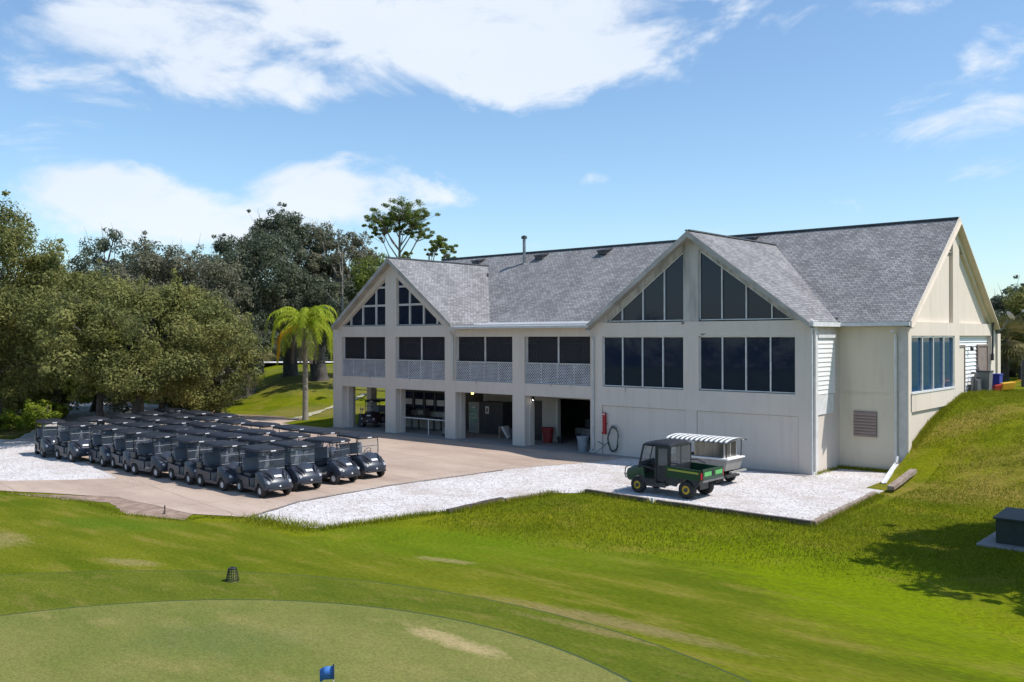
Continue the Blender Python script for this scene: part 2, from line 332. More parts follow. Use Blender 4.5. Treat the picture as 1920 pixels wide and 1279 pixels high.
def gravelmat():
    m = mat('white_gravel', (.7, .68, .66), .95, spec=.1); t = m.node_tree; b = t.nodes['Principled BSDF']
    c = N(t, 'ShaderNodeTexCoord')
    v = N(t, 'ShaderNodeTexVoronoi'); v.inputs['Scale'].default_value = 19; t.links.new(c.outputs['Object'], v.inputs[0])
    v2 = N(t, 'ShaderNodeTexVoronoi'); v2.inputs['Scale'].default_value = 26; t.links.new(c.outputs['Object'], v2.inputs[0])
    n = N(t, 'ShaderNodeTexNoise'); n.inputs['Scale'].default_value = .5; n.inputs['Detail'].default_value = 8; n.inputs['Roughness'].default_value = .7; t.links.new(c.outputs['Object'], n.inputs[0])
    sepc = N(t, 'ShaderNodeSeparateColor'); t.links.new(v.outputs['Color'], sepc.inputs[0])
    r = N(t, 'ShaderNodeValToRGB'); e = r.color_ramp.elements; e[0].position = 0; e[0].color = (.20, .17, .16, 1); e[1].position = .24; e[1].color = (.60, .56, .545, 1)
    q = e.new(.12); q.color = (.45, .41, .40, 1); q = e.new(1.0); q.color = (.78, .745, .73, 1)
    t.links.new(sepc.outputs[0], r.inputs[0])
    x = N(t, 'ShaderNodeMixRGB'); x.inputs[2].default_value = (.44, .37, .32, 1); t.links.new(r.outputs[0], x.inputs[1])
    mr = N(t, 'ShaderNodeMapRange'); mr.inputs[1].default_value = .46; mr.inputs[2].default_value = .70; mr.inputs[4].default_value = .75; t.links.new(n.outputs['Fac'], mr.inputs[0]); t.links.new(mr.outputs[0], x.inputs[0])
    t.links.new(x.outputs[0], b.inputs['Base Color'])
    bp = N(t, 'ShaderNodeBump'); bp.inputs['Strength'].default_value = .7; bp.inputs['Distance'].default_value = .04; bp.invert = True
    t.links.new(v2.outputs['Distance'], bp.inputs['Height']); t.links.new(bp.outputs[0], b.inputs['Normal']); return m
M['gravel'] = gravelmat()
def concretemat(name, base, stain, dark):
    m = mat(name, base, .9, spec=.2); t = m.node_tree; b = t.nodes['Principled BSDF']
    c = N(t, 'ShaderNodeTexCoord'); mp = N(t, 'ShaderNodeMapping'); mp.inputs['Scale'].default_value = (.22, .6, 1); t.links.new(c.outputs['Object'], mp.inputs[0])
    n = N(t, 'ShaderNodeTexNoise'); n.inputs['Scale'].default_value = 1.0; n.inputs['Detail'].default_value = 9; n.inputs['Roughness'].default_value = .68; t.links.new(mp.outputs[0], n.inputs[0])
    n2 = N(t, 'ShaderNodeTexNoise'); n2.inputs['Scale'].default_value = 2.4; n2.inputs['Detail'].default_value = 8; n2.inputs['Roughness'].default_value = .7; t.links.new(mp.outputs[0], n2.inputs[0])
    n3 = N(t, 'ShaderNodeTexNoise'); n3.inputs['Scale'].default_value = 40; t.links.new(c.outputs['Object'], n3.inputs[0])
    def rng(f, a, bb, lo=0, hi=1):
        r = N(t, 'ShaderNodeMapRange'); r.inputs[1].default_value = a; r.inputs[2].default_value = bb; r.inputs[3].default_value = lo; r.inputs[4].default_value = hi; t.links.new(f, r.inputs[0]); return r.outputs[0]
    x = N(t, 'ShaderNodeMixRGB'); x.inputs[1].default_value = (*base, 1); x.inputs[2].default_value = (*stain, 1); t.links.new(rng(n.outputs['Fac'], .38, .66), x.inputs[0])
    y = N(t, 'ShaderNodeMixRGB'); t.links.new(x.outputs[0], y.inputs[1]); y.inputs[2].default_value = (*dark, 1); t.links.new(rng(n2.outputs['Fac'], .60, .74, 0, .75), y.inputs[0])
    # slab joints: thin dark lines on a loose grid, wobbling a little
    mp2 = N(t, 'ShaderNodeMapping'); t.links.new(c.outputs['Object'], mp2.inputs[0]); mp2.inputs['Rotation'].default_value = (0, 0, R(8))
    ad = N(t, 'ShaderNodeVectorMath', operation='ADD'); sc = N(t, 'ShaderNodeVectorMath', operation='SCALE'); nc = N(t, 'ShaderNodeTexNoise'); nc.inputs['Scale'].default_value = .8; nc.inputs['Detail'].default_value = 5
    t.links.new(c.outputs['Object'], nc.inputs[0]); t.links.new(nc.outputs['Color'], sc.inputs[0]); sc.inputs['Scale'].default_value = .25
    t.links.new(mp2.outputs[0], ad.inputs[0]); t.links.new(sc.outputs[0], ad.inputs[1])
    br = N(t, 'ShaderNodeTexBrick', offset=.0); br.inputs['Scale'].default_value = 1; br.inputs['Brick Width'].default_value = 5.2; br.inputs['Row Height'].default_value = 4.3
    br.inputs['Mortar Size'].default_value = .018; br.inputs['Mortar Smooth'].default_value = .2; t.links.new(ad.outputs[0], br.inputs[0])
    z = N(t, 'ShaderNodeMixRGB'); t.links.new(Mth(t, 'MULTIPLY', br.outputs['Fac'], .6), z.inputs[0]); t.links.new(y.outputs[0], z.inputs[1]); z.inputs[2].default_value = (*[v * .55 for v in dark], 1)
    k = N(t, 'ShaderNodeMixRGB', blend_type='MULTIPLY'); k.inputs[0].default_value = 1; t.links.new(z.outputs[0], k.inputs[1]); t.links.new(rng(n3.outputs['Fac'], .3, .7, .9, 1.1), k.inputs[2])
    t.links.new(k.outputs[0], b.inputs['Base Color']); return m
M['concrete'] = concretemat('concrete_yard', (.47, .365, .29), (.36, .27, .215), (.22, .165, .13))
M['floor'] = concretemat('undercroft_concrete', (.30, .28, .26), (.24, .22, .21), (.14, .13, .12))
M['dirt'] = mat('bare_dirt', (.36, .26, .20), .95, (.20, .13, .09), 2.2, bump=.5, bscale=18)
M['road'] = mat('pale_road', (.62, .60, .56), .9, (.5, .48, .44), 1)

# ---------------------------------------------------------------- terrain
ZT = [(-60, 0), (-2.5, 0), (0, .05), (1.3, .32), (2.64, .72), (3.45, 1.15), (5.37, 1.88), (7.35, 2.36), (8.4, 2.58), (10.3, 2.92), (13, 3.0), (60, 3.1)]
def prof(s):
    for (a, za), (b, zb) in zip(ZT, ZT[1:]):
        if s <= b:
            t = max(0, (s - a) / (b - a)); return za + (zb - za) * t
    return ZT[-1][1]
def sm(t): t = max(0., min(1., t)); return t * t * (3 - 2 * t)
def ground_z(x, y):
    q = -.658 * (x + 40) + .753 * (y - 3)
    zL = 2.2 * sm(q / 22) * sm(((x + 41) * .547 + (y - 1) * .894 + 4) / 8)
    zR = prof(y + .22 * (x - 2.95)) if x >= 2.9 else prof(y)
    if -31.9 < x < 2.86 and -.6 < y < 16.3: return -.35
    if x >= 2.9: return zR
    wgt = max(0, min(1, (x + 32) / 35)); 
    if y < 0 and x > -31: return 0.0 if y > -60 else 0.0
    return zL * (1 - wgt) + (zR if y > 3 else 0) * wgt
xs = sorted(set([round(v, 3) for v in np.concatenate([np.arange(-300, -70, 12.), np.arange(-70, -32, 1.5), [-32.0, -31.85], np.arange(-31, 2.6, 2.), [2.80, 2.86, 2.9, 3.1], np.arange(3.6, 26, .7), np.arange(26, 60, 3), np.arange(60, 320, 20.)])]))
ys = sorted(set([round(v, 3) for v in np.concatenate([np.arange(-120, -40, 10.), np.arange(-40, -3, 1.5), np.arange(-3, 16, .5), [-.62, -.58, 16.28, 16.36], np.arange(16.5, 60, 1.5), np.arange(60, 420, 15.)])]))
g = MB()
random.seed(4)
bumpv = {}
for y in ys:
    for x in xs:
        z = ground_z(x, y)
        if x > 5 and z > .3 and y < 12: z += random.uniform(-.05, .05)
        g.v.append((x, y, z))
nx = len(xs)
for j in range(len(ys) - 1):
    for i in range(nx - 1):
        g.f.append((j * nx + i, j * nx + i + 1, (j + 1) * nx + i + 1, (j + 1) * nx + i))
ter = g.build('lawn', M['grass'], smooth=60); tag(ter, kind='structure')

def sheet(name, pts, z, m, jag=0, step=.5, kind='structure', seed=1, jmask=None):
    """flat surface with a slightly ragged edge"""
    rnd = random.Random(seed); out = []
    n = len(pts)
    for i in range(n):
        a = Vector(pts[i]); b = Vector(pts[(i + 1) % n]); L = (b - a).length; k = max(1, int(L / step)) if jag and (jmask is None or i in jmask) else 1
        nr = Vector((-(b - a).y, (b - a).x)).normalized() if L > 0 else Vector((0, 0))
        for t in range(k):
            p = a.lerp(b, t / k)
            if t and jag: p = p + nr * rnd.uniform(-jag, jag)
            out.append((p.x, p.y, z))
    me = bpy.data.meshes.new(name); bm = bmesh.new(); f = bm.faces.new([bm.verts.new(p) for p in out])
    bm.normal_update()
    if f.normal.z < 0: f.normal_flip()
    bmesh.ops.triangulate(bm, faces=bm.faces, ngon_method='EAR_CLIP'); bm.to_mesh(me); bm.free(); me.materials.append(m)
    o = bpy.data.objects.new(name, me); C.objects.link(o); tag(o, kind=kind); return o
# fairway-cut apron in front, collar and putting green
ap = [(-60, -44.2), (-30, -28.1), (-21.5, -23.75), (-16.9, -22.0), (-13, -22.6), (-9.0, -20.9), (-5, -20.6), (-1, -18.0), (4, -15.6), (9, -16.4), (14, -19.5), (20, -24), (26, -60), (-60, -60)]
sheet('fairway', ap, .004, M['fairway'], .35, .8, seed=3)
def circle(cx, cy, r, n=96): return [(cx + r * math.cos(2 * math.pi * i / n), cy + r * math.sin(2 * math.pi * i / n)) for i in range(n)]
sheet('collar_edge', circle(3.84, -36.91, 14.95), .007, M['green_edge'], .03, .5)
sheet('fringe', circle(3.84, -36.91, 14.9), .010, M['fringe'], .05, .5)
sheet('green_edge', circle(3.91, -32.81, 9.33), .014, M['green_edge'])
sheet('putting_green', circle(3.91, -32.81, 9.26), .018, M['green'])
sheet('drain_strip', [(-10.12, -20.25), (-11.2, -17.6), (-11.42, -13.1), (-11.02, -9.6), (-10.85, -7.2), (-10.70, -7.2), (-10.88, -9.6), (-11.27, -13.1), (-11.04, -17.6), (-9.95, -20.2)], .024, mat('damp_strip', (.20, .16, .13), .9, (.12, .09, .075), 6), .03, .4, seed=12)
# concrete yard
conc = [(-60, -44), (-30, -27.9), (-21.6, -23.5), (-16.9, -21.3), (-11.9, -21.2), (-9.9, -20.25), (-11.3, -17.6), (-11.5, -13.1), (-11.1, -9.6), (-10.9, -7.2), (-9.4, -2.9), (-8.9, -.65),
        (-36.5, -.65), (-37.5, 1.2), (-41.5, 1.0), (-46, .2), (-43, -6), (-36, -16), (-21.2, -19.2), (-24.0, -22.4), (-30, -26.0), (-60, -41)]
sheet('concrete_yard', conc, .020, M['concrete'], .06, .8)
gl = [(-62, -42), (-30, -26.3), (-24.0, -22.7), (-21.0, -19.3), (-13, -18.6), (-16, -2), (-46, 0), (-50, 1.2), (-60, 2.5), (-70, 3.5), (-74, 1.0), (-64, -3.5), (-57, -5.8), (-50, -9.5), (-46, -12.5), (-40, -16.2)]
sheet('white_gravel_lot', gl, .014, M['gravel'], .12, .3, seed=5)
gr = [(-9.9, -20.35), (-6.9, -19.9), (-5.98, -15.5), (-5.75, -12.7), (-5.4, -10.3), (-4.5, -9.5), (4.14, -9.72), (3.65, -1.8), (3.2, 1.0), (3.0, 2.98), (0, 2.98), (0, -.02), (-9.3, -.02), (-11.3, -2.5), (-12.3, -9.6), (-12.6, -13.5), (-12.2, -17.0)]
sheet('white_gravel_pad', gr, .014, M['gravel'], .12, .5, seed=6, jmask={0, 1, 2, 3, 4, 7, 8})
sheet('dirt_patch', [(-21, -23.6), (-17, -21.2), (-14.8, -21.15), (-11.9, -21.15), (-11.2, -21.9), (-13.6, -22.6), (-16, -22.0), (-17.5, -22.6)], .012, M['dirt'], .07, .25, seed=7)
sheet('dirt_strip', [(-46, .4), (-41.5, 1.1), (-37.5, 1.3), (-38, 2.4), (-42, 2.4), (-50, 3.4), (-60, 4), (-60, -1)], .012, M['dirt'], .3, .5, seed=8)
sheet('dry_lawn', [(-62, -30), (-42, -19.0), (-40, -16.6), (-46.5, -12.2), (-51, -9.2), (-60, -9), (-75, -13)], .009, M['straw_grass'], .12, .35, seed=9)

# ---------------------------------------------------------------- clubhouse
H = thing('clubhouse', 'long two storey cream clubhouse with grey shingle roof and glazed gables', 'building', (0, 0, 0))
def P(mb, name, m, parent=H, **k): return mb.build(name, m, parent, **k)
ZL0, ZL1, ZS0, ZS1, ZW, ZH = 2.69, 3.34, 3.39, 4.38, 5.80, 6.47
X0 = -31.8; XR = 2.95; YB = 16.2; YW = 2.99
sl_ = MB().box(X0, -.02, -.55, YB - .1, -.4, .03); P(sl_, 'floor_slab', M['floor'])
# porch columns
COLS = [(-31.8, -30.92), (-26.75, -25.82), (-21.62, -20.78), (-16.5, -15.66), (-11.36, -11.1)]
for a, b in COLS:
    c = MB().box(a, b, 0, .38, .03, ZH)
    if b - a > .5: c.box(b - .30 if a > -31 else b - .02, b + (.06 if a > -31 else .22), .38, .75, .03, ZL0 - .002)
    P(c, 'column', M['stucco'])
for (a0, b0), (a1, b1) in zip(COLS, COLS[1:]):
    P(MB().box(b0 + .001, a1 - .001, .012, .40, ZL0, ZL1), 'floor_beam', M['stucco'])
    P(MB().box(b0 + .001, a1 - .001, .012, .40, ZW, ZH - .002), 'eave_beam', M['stucco'])
# porch floor, ceiling, porch back wall with doors
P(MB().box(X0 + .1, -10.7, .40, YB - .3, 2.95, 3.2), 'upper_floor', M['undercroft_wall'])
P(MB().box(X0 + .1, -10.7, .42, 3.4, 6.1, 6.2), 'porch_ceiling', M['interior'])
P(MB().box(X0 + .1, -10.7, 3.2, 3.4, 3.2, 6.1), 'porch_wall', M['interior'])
for x in (-29.8, -27.8, -24.6, -22.9, -19.6, -18.0, -14.9, -13.0):
    d = MB().box(x - .6, x + .6, 3.12, 3.19, 3.22, 5.4); o = P(d, 'porch_door', M['door_dark'])
    f = MB()
    for a in (x - .66, x + .6): f.box(a, a + .06, 3.10, 3.19, 3.22, 5.46)
    f.box(x - .6, x + .6, 3.10, 3.19, 5.40, 5.46); f.build('door_frame', M['gutter'], o)
# lattice railings and screens
for (a0, b0), (a1, b1) in zip(COLS, COLS[1:]):
    xa, xb = b0 + .01, a1 - .01
    lt = MB(); y = .10; sp = .150; hw = .021
    z0, z1 = ZL1 + .02, ZS1
    def clip(cx, sgn, yy):
        # strip along 45 deg through (cx, z0)
        pts = []
        L = z1 - z0
        xs_, zs_ = cx, z0; xe, ze = cx + sgn * L, z1
        if sgn > 0:
            if xs_ < xa: zs_ += xa - xs_; xs_ = xa
            if xe > xb: ze -= xe - xb; xe = xb
        else:
            if xs_ > xb: zs_ += xs_ - xb; xs_ = xb
            if xe < xa: ze -= xa - xe; xe = xa
        if ze - zs_ < .03: return
        d = hw * .7071 
        lt.prism([(xs_ - d, yy, zs_ + sgn * d), (xs_ + d, yy, zs_ - sgn * d), (xe + d, yy, ze - sgn * d), (xe - d, yy, ze + sgn * d)], (0, .008, 0))
    n = int((xb - xa + 1.1) / sp) + 1
    for k in range(n):
        clip(xa - 1.04 + k * sp, 1, y); clip(xa + k * sp, -1, y + .01)
    for xx in [xa + (xb - xa) * t for t in (0, .25, .5, .75, 1)]:
        lt.box(xx - .03, xx + .03, y - .012, y - .002, z0, z1)
    lt.box(xa, xb, y - .02, y - .013, z0, z0 + .05)
    P(lt, 'lattice_railing', M['lattice'])
    P(MB().box(xa, xb, .05, .16, ZS1 + .002, ZS1 + .055), 'hand_rail', M['gutter'])
    xm = (xa + xb) / 2 + .02
    sc = P(MB().box(xa, xb, .20, .205, ZL1 + .01, ZW - .01), 'insect_screen', M['screen'])
    for xx in (xa + .05, xm, xb - .04): MB().box(xx - .045, xx + .045, .15, .21, ZS1 + .06, ZW - .005).build('screen_post', M['gutter'], sc)

# right block front wall
zr = lambda x, xc, za: za - .752 * abs(x - xc)
XC1, ZA1 = -5.60, 10.60      # gable with the big windows
XC2, ZA2 = -26.03, 10.57     # gable over the porch
fw = MB()
fw.box(-11.1, 0, .05, .35, .0, 2.42)                     # base, set back
fw.box(-11.1, 0, 0, .35, 2.42, ZL1)                      # band under the windows
fw.box(-11.1, -10.62, 0, .35, ZL1, ZW); fw.box(-6.08, -5.28, 0, .35, ZL1, ZW); fw.box(-.70, 0, 0, .35, ZL1, ZW)
fw.box(-11.1, 0, 0, .35, ZW, ZH)
fw.box(-.55, 0, 0, .05, 0, 2.42); fw.box(-6.0, -5.4, .02, .05, 0, 2.42); fw.box(-11.1, -10.65, 0, .05, 0, 2.42)
P(fw, 'front_wall', M['stucco'])
M['joint_dark'] = mat('rust_stain', (.20, .165, .14), .9)
M['joint'] = mat('joint_line', (.36, .32, .27), .9)
for (xa, xb, za, zb) in ((-.58, -.555, 0, 2.40), (-5.40, -5.375, 0, 2.40), (-6.03, -6.005, 0, 2.40), (-10.65, -10.625, 0, 2.40), (-10.62, -6.03, 2.395, 2.415), (-5.37, -.58, 2.395, 2.415)):
    P(MB().box(xa, xb, .044, .0495, za, zb), 'wall_joint', M['joint'])
for (x, z, w_, h_) in ((-9.3, 3.1, .05, .22), (-13.9, 3.22, .05, .14), (-12.6, 3.2, .04, .16), (-19.2, 3.2, .05, .2), (-24.6, 3.18, .05, .18), (-23.4, 3.24, .03, .1), (-6.2, 6.35, .22, .10), (-5.2, 5.86, .3, .06), (-28.2, 3.2, .04, .15)):
    P(MB().xz([(x, z + h_), (x + w_, z + h_), (x + w_ * .6, z), (x + w_ * .3, z - .03)], -.004 if x > -11 else .006, .0 if x > -11 else .011), 'rust_stain', M['joint_dark']) 
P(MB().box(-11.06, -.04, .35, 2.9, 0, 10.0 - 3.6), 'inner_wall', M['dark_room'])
# gable faces
def gable(xc, za, xl, xr, gl_, gr_, pl, pr, mtl, zs=6.5, sl=.74):
    """gl_/gr_: (outer x, inner top z) of the left and right glass triangles"""
    m = MB(); top = lambda x: za - .12 - sl * abs(x - xc)
    m.xz([(xl, ZH + .002), (gl_[0], ZH + .002), (pl, gl_[1]), (pl, top(pl))], 0.0, .32)
    m.xz([(gl_[0] - .02, ZH + .002), (gl_[0] + .25, ZH + .002), (gl_[0] + .25, ZH + .05), (gl_[0], ZH + .05)], .02, .3)
    P(m, 'gable_rake', mtl)
    m = MB(); m.xz([(pr, top(pr)), (pr, gr_[1]), (gr_[0], ZH + .002), (xr, ZH + .002)], 0.0, .32)
    P(m, 'gable_rake', mtl)
    m = MB(); m.xz([(pl, ZH + .002), (pr, ZH + .002), (pr, top(pr)), (xc, top(xc)), (pl, top(pl))], .015, .30)
    P(m, 'gable_post', mtl)
gable(XC1, ZA1, -11.05, -.02, (-10.42, 9.74), (-.78, 9.74), -6.08, -5.28, M['stucco_weathered'])
gable(XC2, ZA2, -31.2, -20.85, (-30.95, 9.37), (-21.8, 9.37), -26.75, -25.74, M['stucco'])

def window(verts_xz, y, mull, rails, mtl, fw_=.05, parent=H, name='window', fmat='white'):
    """verts_xz: glass outline; mull: [(x, z0, z1)], rails: [(x0,x1,z)]"""
    gp = MB().xz(verts_xz, y + .05, y + .06); wi = P(gp, name, mtl)
    fr = MB()
    for (x, z0, z1) in mull: fr.box(x - fw_ / 2, x + fw_ / 2, y - .03, y + .045, z0, z1)
    for (x0, x1, z) in rails: fr.box(x0, x1, y - .025, y + .044, z - fw_ / 2, z + fw_ / 2)
    n = len(verts_xz)
    for i in range(n):
        (xa, za), (xb, zb) = verts_xz[i], verts_xz[(i + 1) % n]
        d = Vector((xb - xa, 0, zb - za)); L = d.length; nrm = Vector((-d.z, 0, d.x)).normalized() * .045
        cx = sum(v[0] for v in verts_xz) / n; cz = sum(v[1] for v in verts_xz) / n
        if nrm.dot(Vector((cx - xa, 0, cz - za))) < 0: nrm = -nrm
        fr.prism([(xa, y - .01, za), (xb, y - .01, zb), (xb + nrm.x, y - .01, zb + nrm.z), (xa + nrm.x, y - .01, za + nrm.z)], (0, .055, 0))
    fr.build('window_frame', M[fmat], wi); return wi
yg = .14
for a, b in ((-10.62, -6.08), (-5.28, -.70)):
    window([(a, ZL1 + .03), (b, ZL1 + .03), (b, ZW), (a, ZW)], yg - .04, [(a + (b - a) * k / 4, ZL1 + .06, ZW - .03) for k in (1, 2, 3)], [], M['glass'])
tL = lambda x: 6.5 + (x + 10.42) * (9.74 - 6.47) / (10.42 - 6.08)
window([(-10.38, 6.52), (-6.08, 6.52), (-6.08, 9.72)], yg - .04, [(x, 6.54, tL(x) - .04) for x in (-9.5, -8.31, -7.13)], [], M['glass'])
tR = lambda x: 6.5 + (-.78 - x) * (9.74 - 6.47) / (5.28 - .78)
window([(-5.28, 6.52), (-.82, 6.52), (-5.28, 9.72)], yg - .04, [(x, 6.54, tR(x) - .04) for x in (-4.15, -2.97, -1.77)], [], M['glass'])
k1 = (9.37 - 6.47) / (30.95 - 26.75)
tL = lambda x: 6.5 + (x + 30.95) * k1
k2 = (9.37 - 6.47) / (25.74 - 21.8)
tR = lambda x: 6.5 + (-21.8 - x) * k2
window([(-30.92, 6.5), (-26.75, 6.5), (-26.75, 9.35)], yg, [(x, 6.52, tL(x) - .03) for x in (-30.13, -28.98, -27.72)], [(-29.0, -26.78, 7.72), (-27.72, -26.78, 8.82)], M['screen'] if 0 else M['glass'], .12, fmat='gutter')
window([(-25.74, 6.5), (-21.83, 6.5), (-25.74, 9.35)], yg, [(x, 6.52, tR(x) - .03) for x in (-24.68, -23.48, -22.35)], [(-25.7, -23.5, 7.72), (-25.7, -24.7, 8.82)], M['glass'], .12, fmat='gutter')

# side of the right block, recess wall, east wall
sw = MB()
sw.box(-.35, -.002, .35, 2.989, 0, 6.45); P(sw, 'recess_side_wall', M['stucco'])
sp_ = MB(); sp_.box(-.002, .05, .0, .58, 0.0, 6.45); sp_.box(-.002, .05, .58, 2.2, 2.48, 3.30); P(sp_, 'side_pilaster', M['white'])
sd = MB()
z = 3.33
while z < 5.69:
    sd.prism([(.0, .6, z), (.045, .6, z), (.012, .6, z + .19), (.0, .6, z + .19)], (0, 1.85, 0)); z += .195
P(sd, 'siding_panel', M['siding'])
P(MB().box(0, .10, .56, 2.5, 5.72, 5.86), 'siding_head_trim', M['white'])
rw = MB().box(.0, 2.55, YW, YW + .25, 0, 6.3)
P(rw, 'recess_wall', M['stucco_bounce'])
P(MB().box(.12, 2.1, YW - .03, YW - .001, 3.30, 3.335), 'wall_moulding', M['stucco_bounce'])
vg = MB().box(.64, 1.64, YW - .05, YW - .002, 1.45, 2.55); v_ = P(vg, 'wall_vent', M['door_brown'])
sl2 = MB()
for k in range(8): sl2.prism([(.66, YW - .05, 1.49 + k * .13), (.66, YW - .11, 1.47 + k * .13), (.66, YW - .11, 1.50 + k * .13), (.66, YW - .05, 1.57 + k * .13)], (.96, 0, 0))
sl2.build('vent_slats', mat('vent_slats', (.36, .27, .24), .6), v_)
P(MB().box(2.55, XR - .05, YW - .04, YW + .25, 0, 6.3), 'corner_post', M['gutter'])
ew = MB()
ew.box(XR - .25, XR - .10, YW + .25, YB, 0, 2.55)
ew.box(XR - .25, XR, YW + .25, 10.3, 2.57, ZL1 - .02)
ew.box(XR - .05, XR, YW - .04, YW + .36, 0, 6.35)
ew.box(XR - .25, XR, 9.5, 10.28, ZL1 - .02, 5.8)
ew.box(XR - .25, XR, YW + .36, YB + .6, 5.8, 6.40)
ew.box(XR - .25, XR, 15.9, 16.8, 2.6, 5.8)
ew.box(XR - .25, XR, 17.3, 17.9, 2.6, 5.9)
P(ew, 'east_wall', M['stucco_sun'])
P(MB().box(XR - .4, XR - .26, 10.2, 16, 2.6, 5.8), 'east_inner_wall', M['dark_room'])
# siding bay
sb = MB(); z = 2.75
while z < 5.75:
    sb.prism([(XR - .26, 10.28, z), (XR - .15, 10.28, z), (XR - .20, 10.28, z + .19), (XR - .26, 10.28, z + .19)], (0, 5.62, 0)); z += .195
P(sb, 'east_siding', M['siding'])
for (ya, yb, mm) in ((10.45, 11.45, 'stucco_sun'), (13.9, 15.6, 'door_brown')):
    d = P(MB().box(XR - .18, XR - .11, ya, yb, 2.8, 5.25), 'east_door', M[mm])
    f = MB().box(XR - .19, XR - .07, ya - .09, ya, 2.8, 5.35).box(XR - .19, XR - .07, yb, yb + .09, 2.8, 5.35).box(XR - .19, XR - .07, ya, yb, 5.25, 5.35)
    f.build('door_frame', M['door_brown'], d)
# east window (four tall panes)
ewn = P(MB().box(XR - .14, XR - .12, YW + .36, 9.5, ZL1, 5.8), 'window', M['glass_side'])
f = MB()
for k in range(5):
    yy = YW + .40 + (9.46 - YW - .40) * k / 4; f.box(XR - .115, XR - .03, yy - .04, yy + .04, ZL1, 5.8)
f.box(XR - .115, XR + .03, YW + .36, 9.5, ZL1 - .019, ZL1 + .06); f.box(XR - .115, XR - .03, YW + .36, 9.5, 5.73, 5.8)
f.build('window_frame', M['white'], ewn)
# furniture seen faintly through the east window is left to reflections
# east gable
YR_, ZR_ = 9.55, 11.36; EV = 2.62; ZE = 6.40
sA = (ZR_ - ZE) / (YR_ - EV)
et = lambda y: ZR_ - .16 - sA * abs(y - YR_)
eg = MB()
eg.yz([(YW - .02, 6.402), (3.52, 6.402), (9.28, 10.62), (9.28, et(9.28))], XR - .22, XR)
eg.yz([(10.28, et(10.28)), (10.28, 10.20), (15.8, 6.402), (16.4, 6.402)], XR - .22, XR)
eg.yz([(9.28, 6.402), (10.28, 6.402), (10.28, et(10.28)), (YR_, et(YR_)), (9.28, et(9.28))], XR - .20, XR - .004)
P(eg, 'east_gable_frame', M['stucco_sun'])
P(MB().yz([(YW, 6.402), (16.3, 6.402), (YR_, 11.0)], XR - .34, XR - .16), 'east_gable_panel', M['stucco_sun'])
for sgn, yb in ((-1, 9.26), (1, 10.30)):
    lv = MB()
    for k in range(4):
        z = 9.75 + k * .15; wdt = max(.1, (10.45 - z) / .733)
        y0, y1 = (yb - wdt, yb) if sgn < 0 else (yb, yb + wdt * .8)
        lv.prism([(XR - .15, y0, z), (XR - .06, y0, z - .05), (XR - .06, y0, z - .02), (XR - .15, y0, z + .05)], (0, y1 - y0, 0))
    P(lv, 'gable_louver', M['fascia'])
# west and back walls
wl = MB().box(X0, X0 + .2, .39, YB, 3.0, 6.3); P(wl, 'west_wall', M['stucco'])
P(MB().yz([(.4, 6.3), (16.3, 6.3), (YR_, 11.0)], X0 + .25, X0 + .35), 'west_gable_wall', M['stucco'])
P(MB().box(X0, XR - .26, YB, YB + .25, 0, 6.3), 'back_wall', M['stucco'])
# ---- roof
RF = MB()
def roofquad(pts, eave_dir):
    """pts 3D; UVs in metres: u along eave, v up the slope"""
    P3 = [Vector(p) for p in pts]; e = Vector(eave_dir).normalized()
    nrm = (P3[1] - P3[0]).cross(P3[2] - P3[0]).normalized()
    if nrm.z < 0: nrm = -nrm; P3 = P3[::-1]
    s_ = nrm.cross(e).normalized()
    uv = [(p.dot(e), p.dot(s_)) for p in P3]
    RF.face([tuple(p) for p in P3], uv)
    lo = [p - Vector((0, 0, .13)) for p in P3]
    RF.face([tuple(p) for p in lo[::-1]], uv[::-1])
    n = len(P3)
    for i in range(n):
        j = (i + 1) % n
        RF.face([tuple(P3[i]), tuple(lo[i]), tuple(lo[j]), tuple(P3[j])], [(0, 0), (0, .1), (.3, .1), (.3, 0)])
XW, XE = -31.5, 3.14
zmain = lambda y: ZR_ - sA * (YR_ - y)
roofquad([(XW, 2.9, zmain(2.9)), (0.0, 2.9, zmain(2.9)), (0.0, EV, zmain(EV)), (XE, EV, zmain(EV)), (XE, YR_, ZR_), (XW, YR_, ZR_)], (1, 0, 0))
roofquad([(XE, YR_, ZR_), (XE, 16.75, ZR_ - sA * 7.2), (XW, 16.75, ZR_ - sA * 7.2), (XW, YR_, ZR_)], (1, 0, 0))
for xc, za, hw_, sg_ in ((XC1, ZA1, 5.74, .74), (XC2, ZA2, 5.36, .755)):
    yr = YR_ - (ZR_ - za) / sA
    zb = za - sg_ * hw_; yb = YR_ - (ZR_ - zb) / sA
    for sg in (-1, 1):
        yb2 = max(yb, 2.62)
        roofquad([(xc + sg * hw_, -.42, zb), (xc, -.42, za), (xc, yr + .2, za), (xc + sg * hw_, yb2 + .2, zb)], (0, 1, 0))
roof = P(RF, 'roof', M['shingles'], recalc=False)
cap = MB().box(XW, XE + .01, YR_ - .16, YR_ + .16, ZR_ - .03, ZR_ + .035)
for xc, za in ((XC1, ZA1), (XC2, ZA2)): cap.box(xc - .13, xc + .13, -.43, YR_ - (ZR_ - za) / sA, za - .03, za + .03)
cap.build('ridge_cap', mat('ridge_cap', (.09, .10, .11), .8), roof)
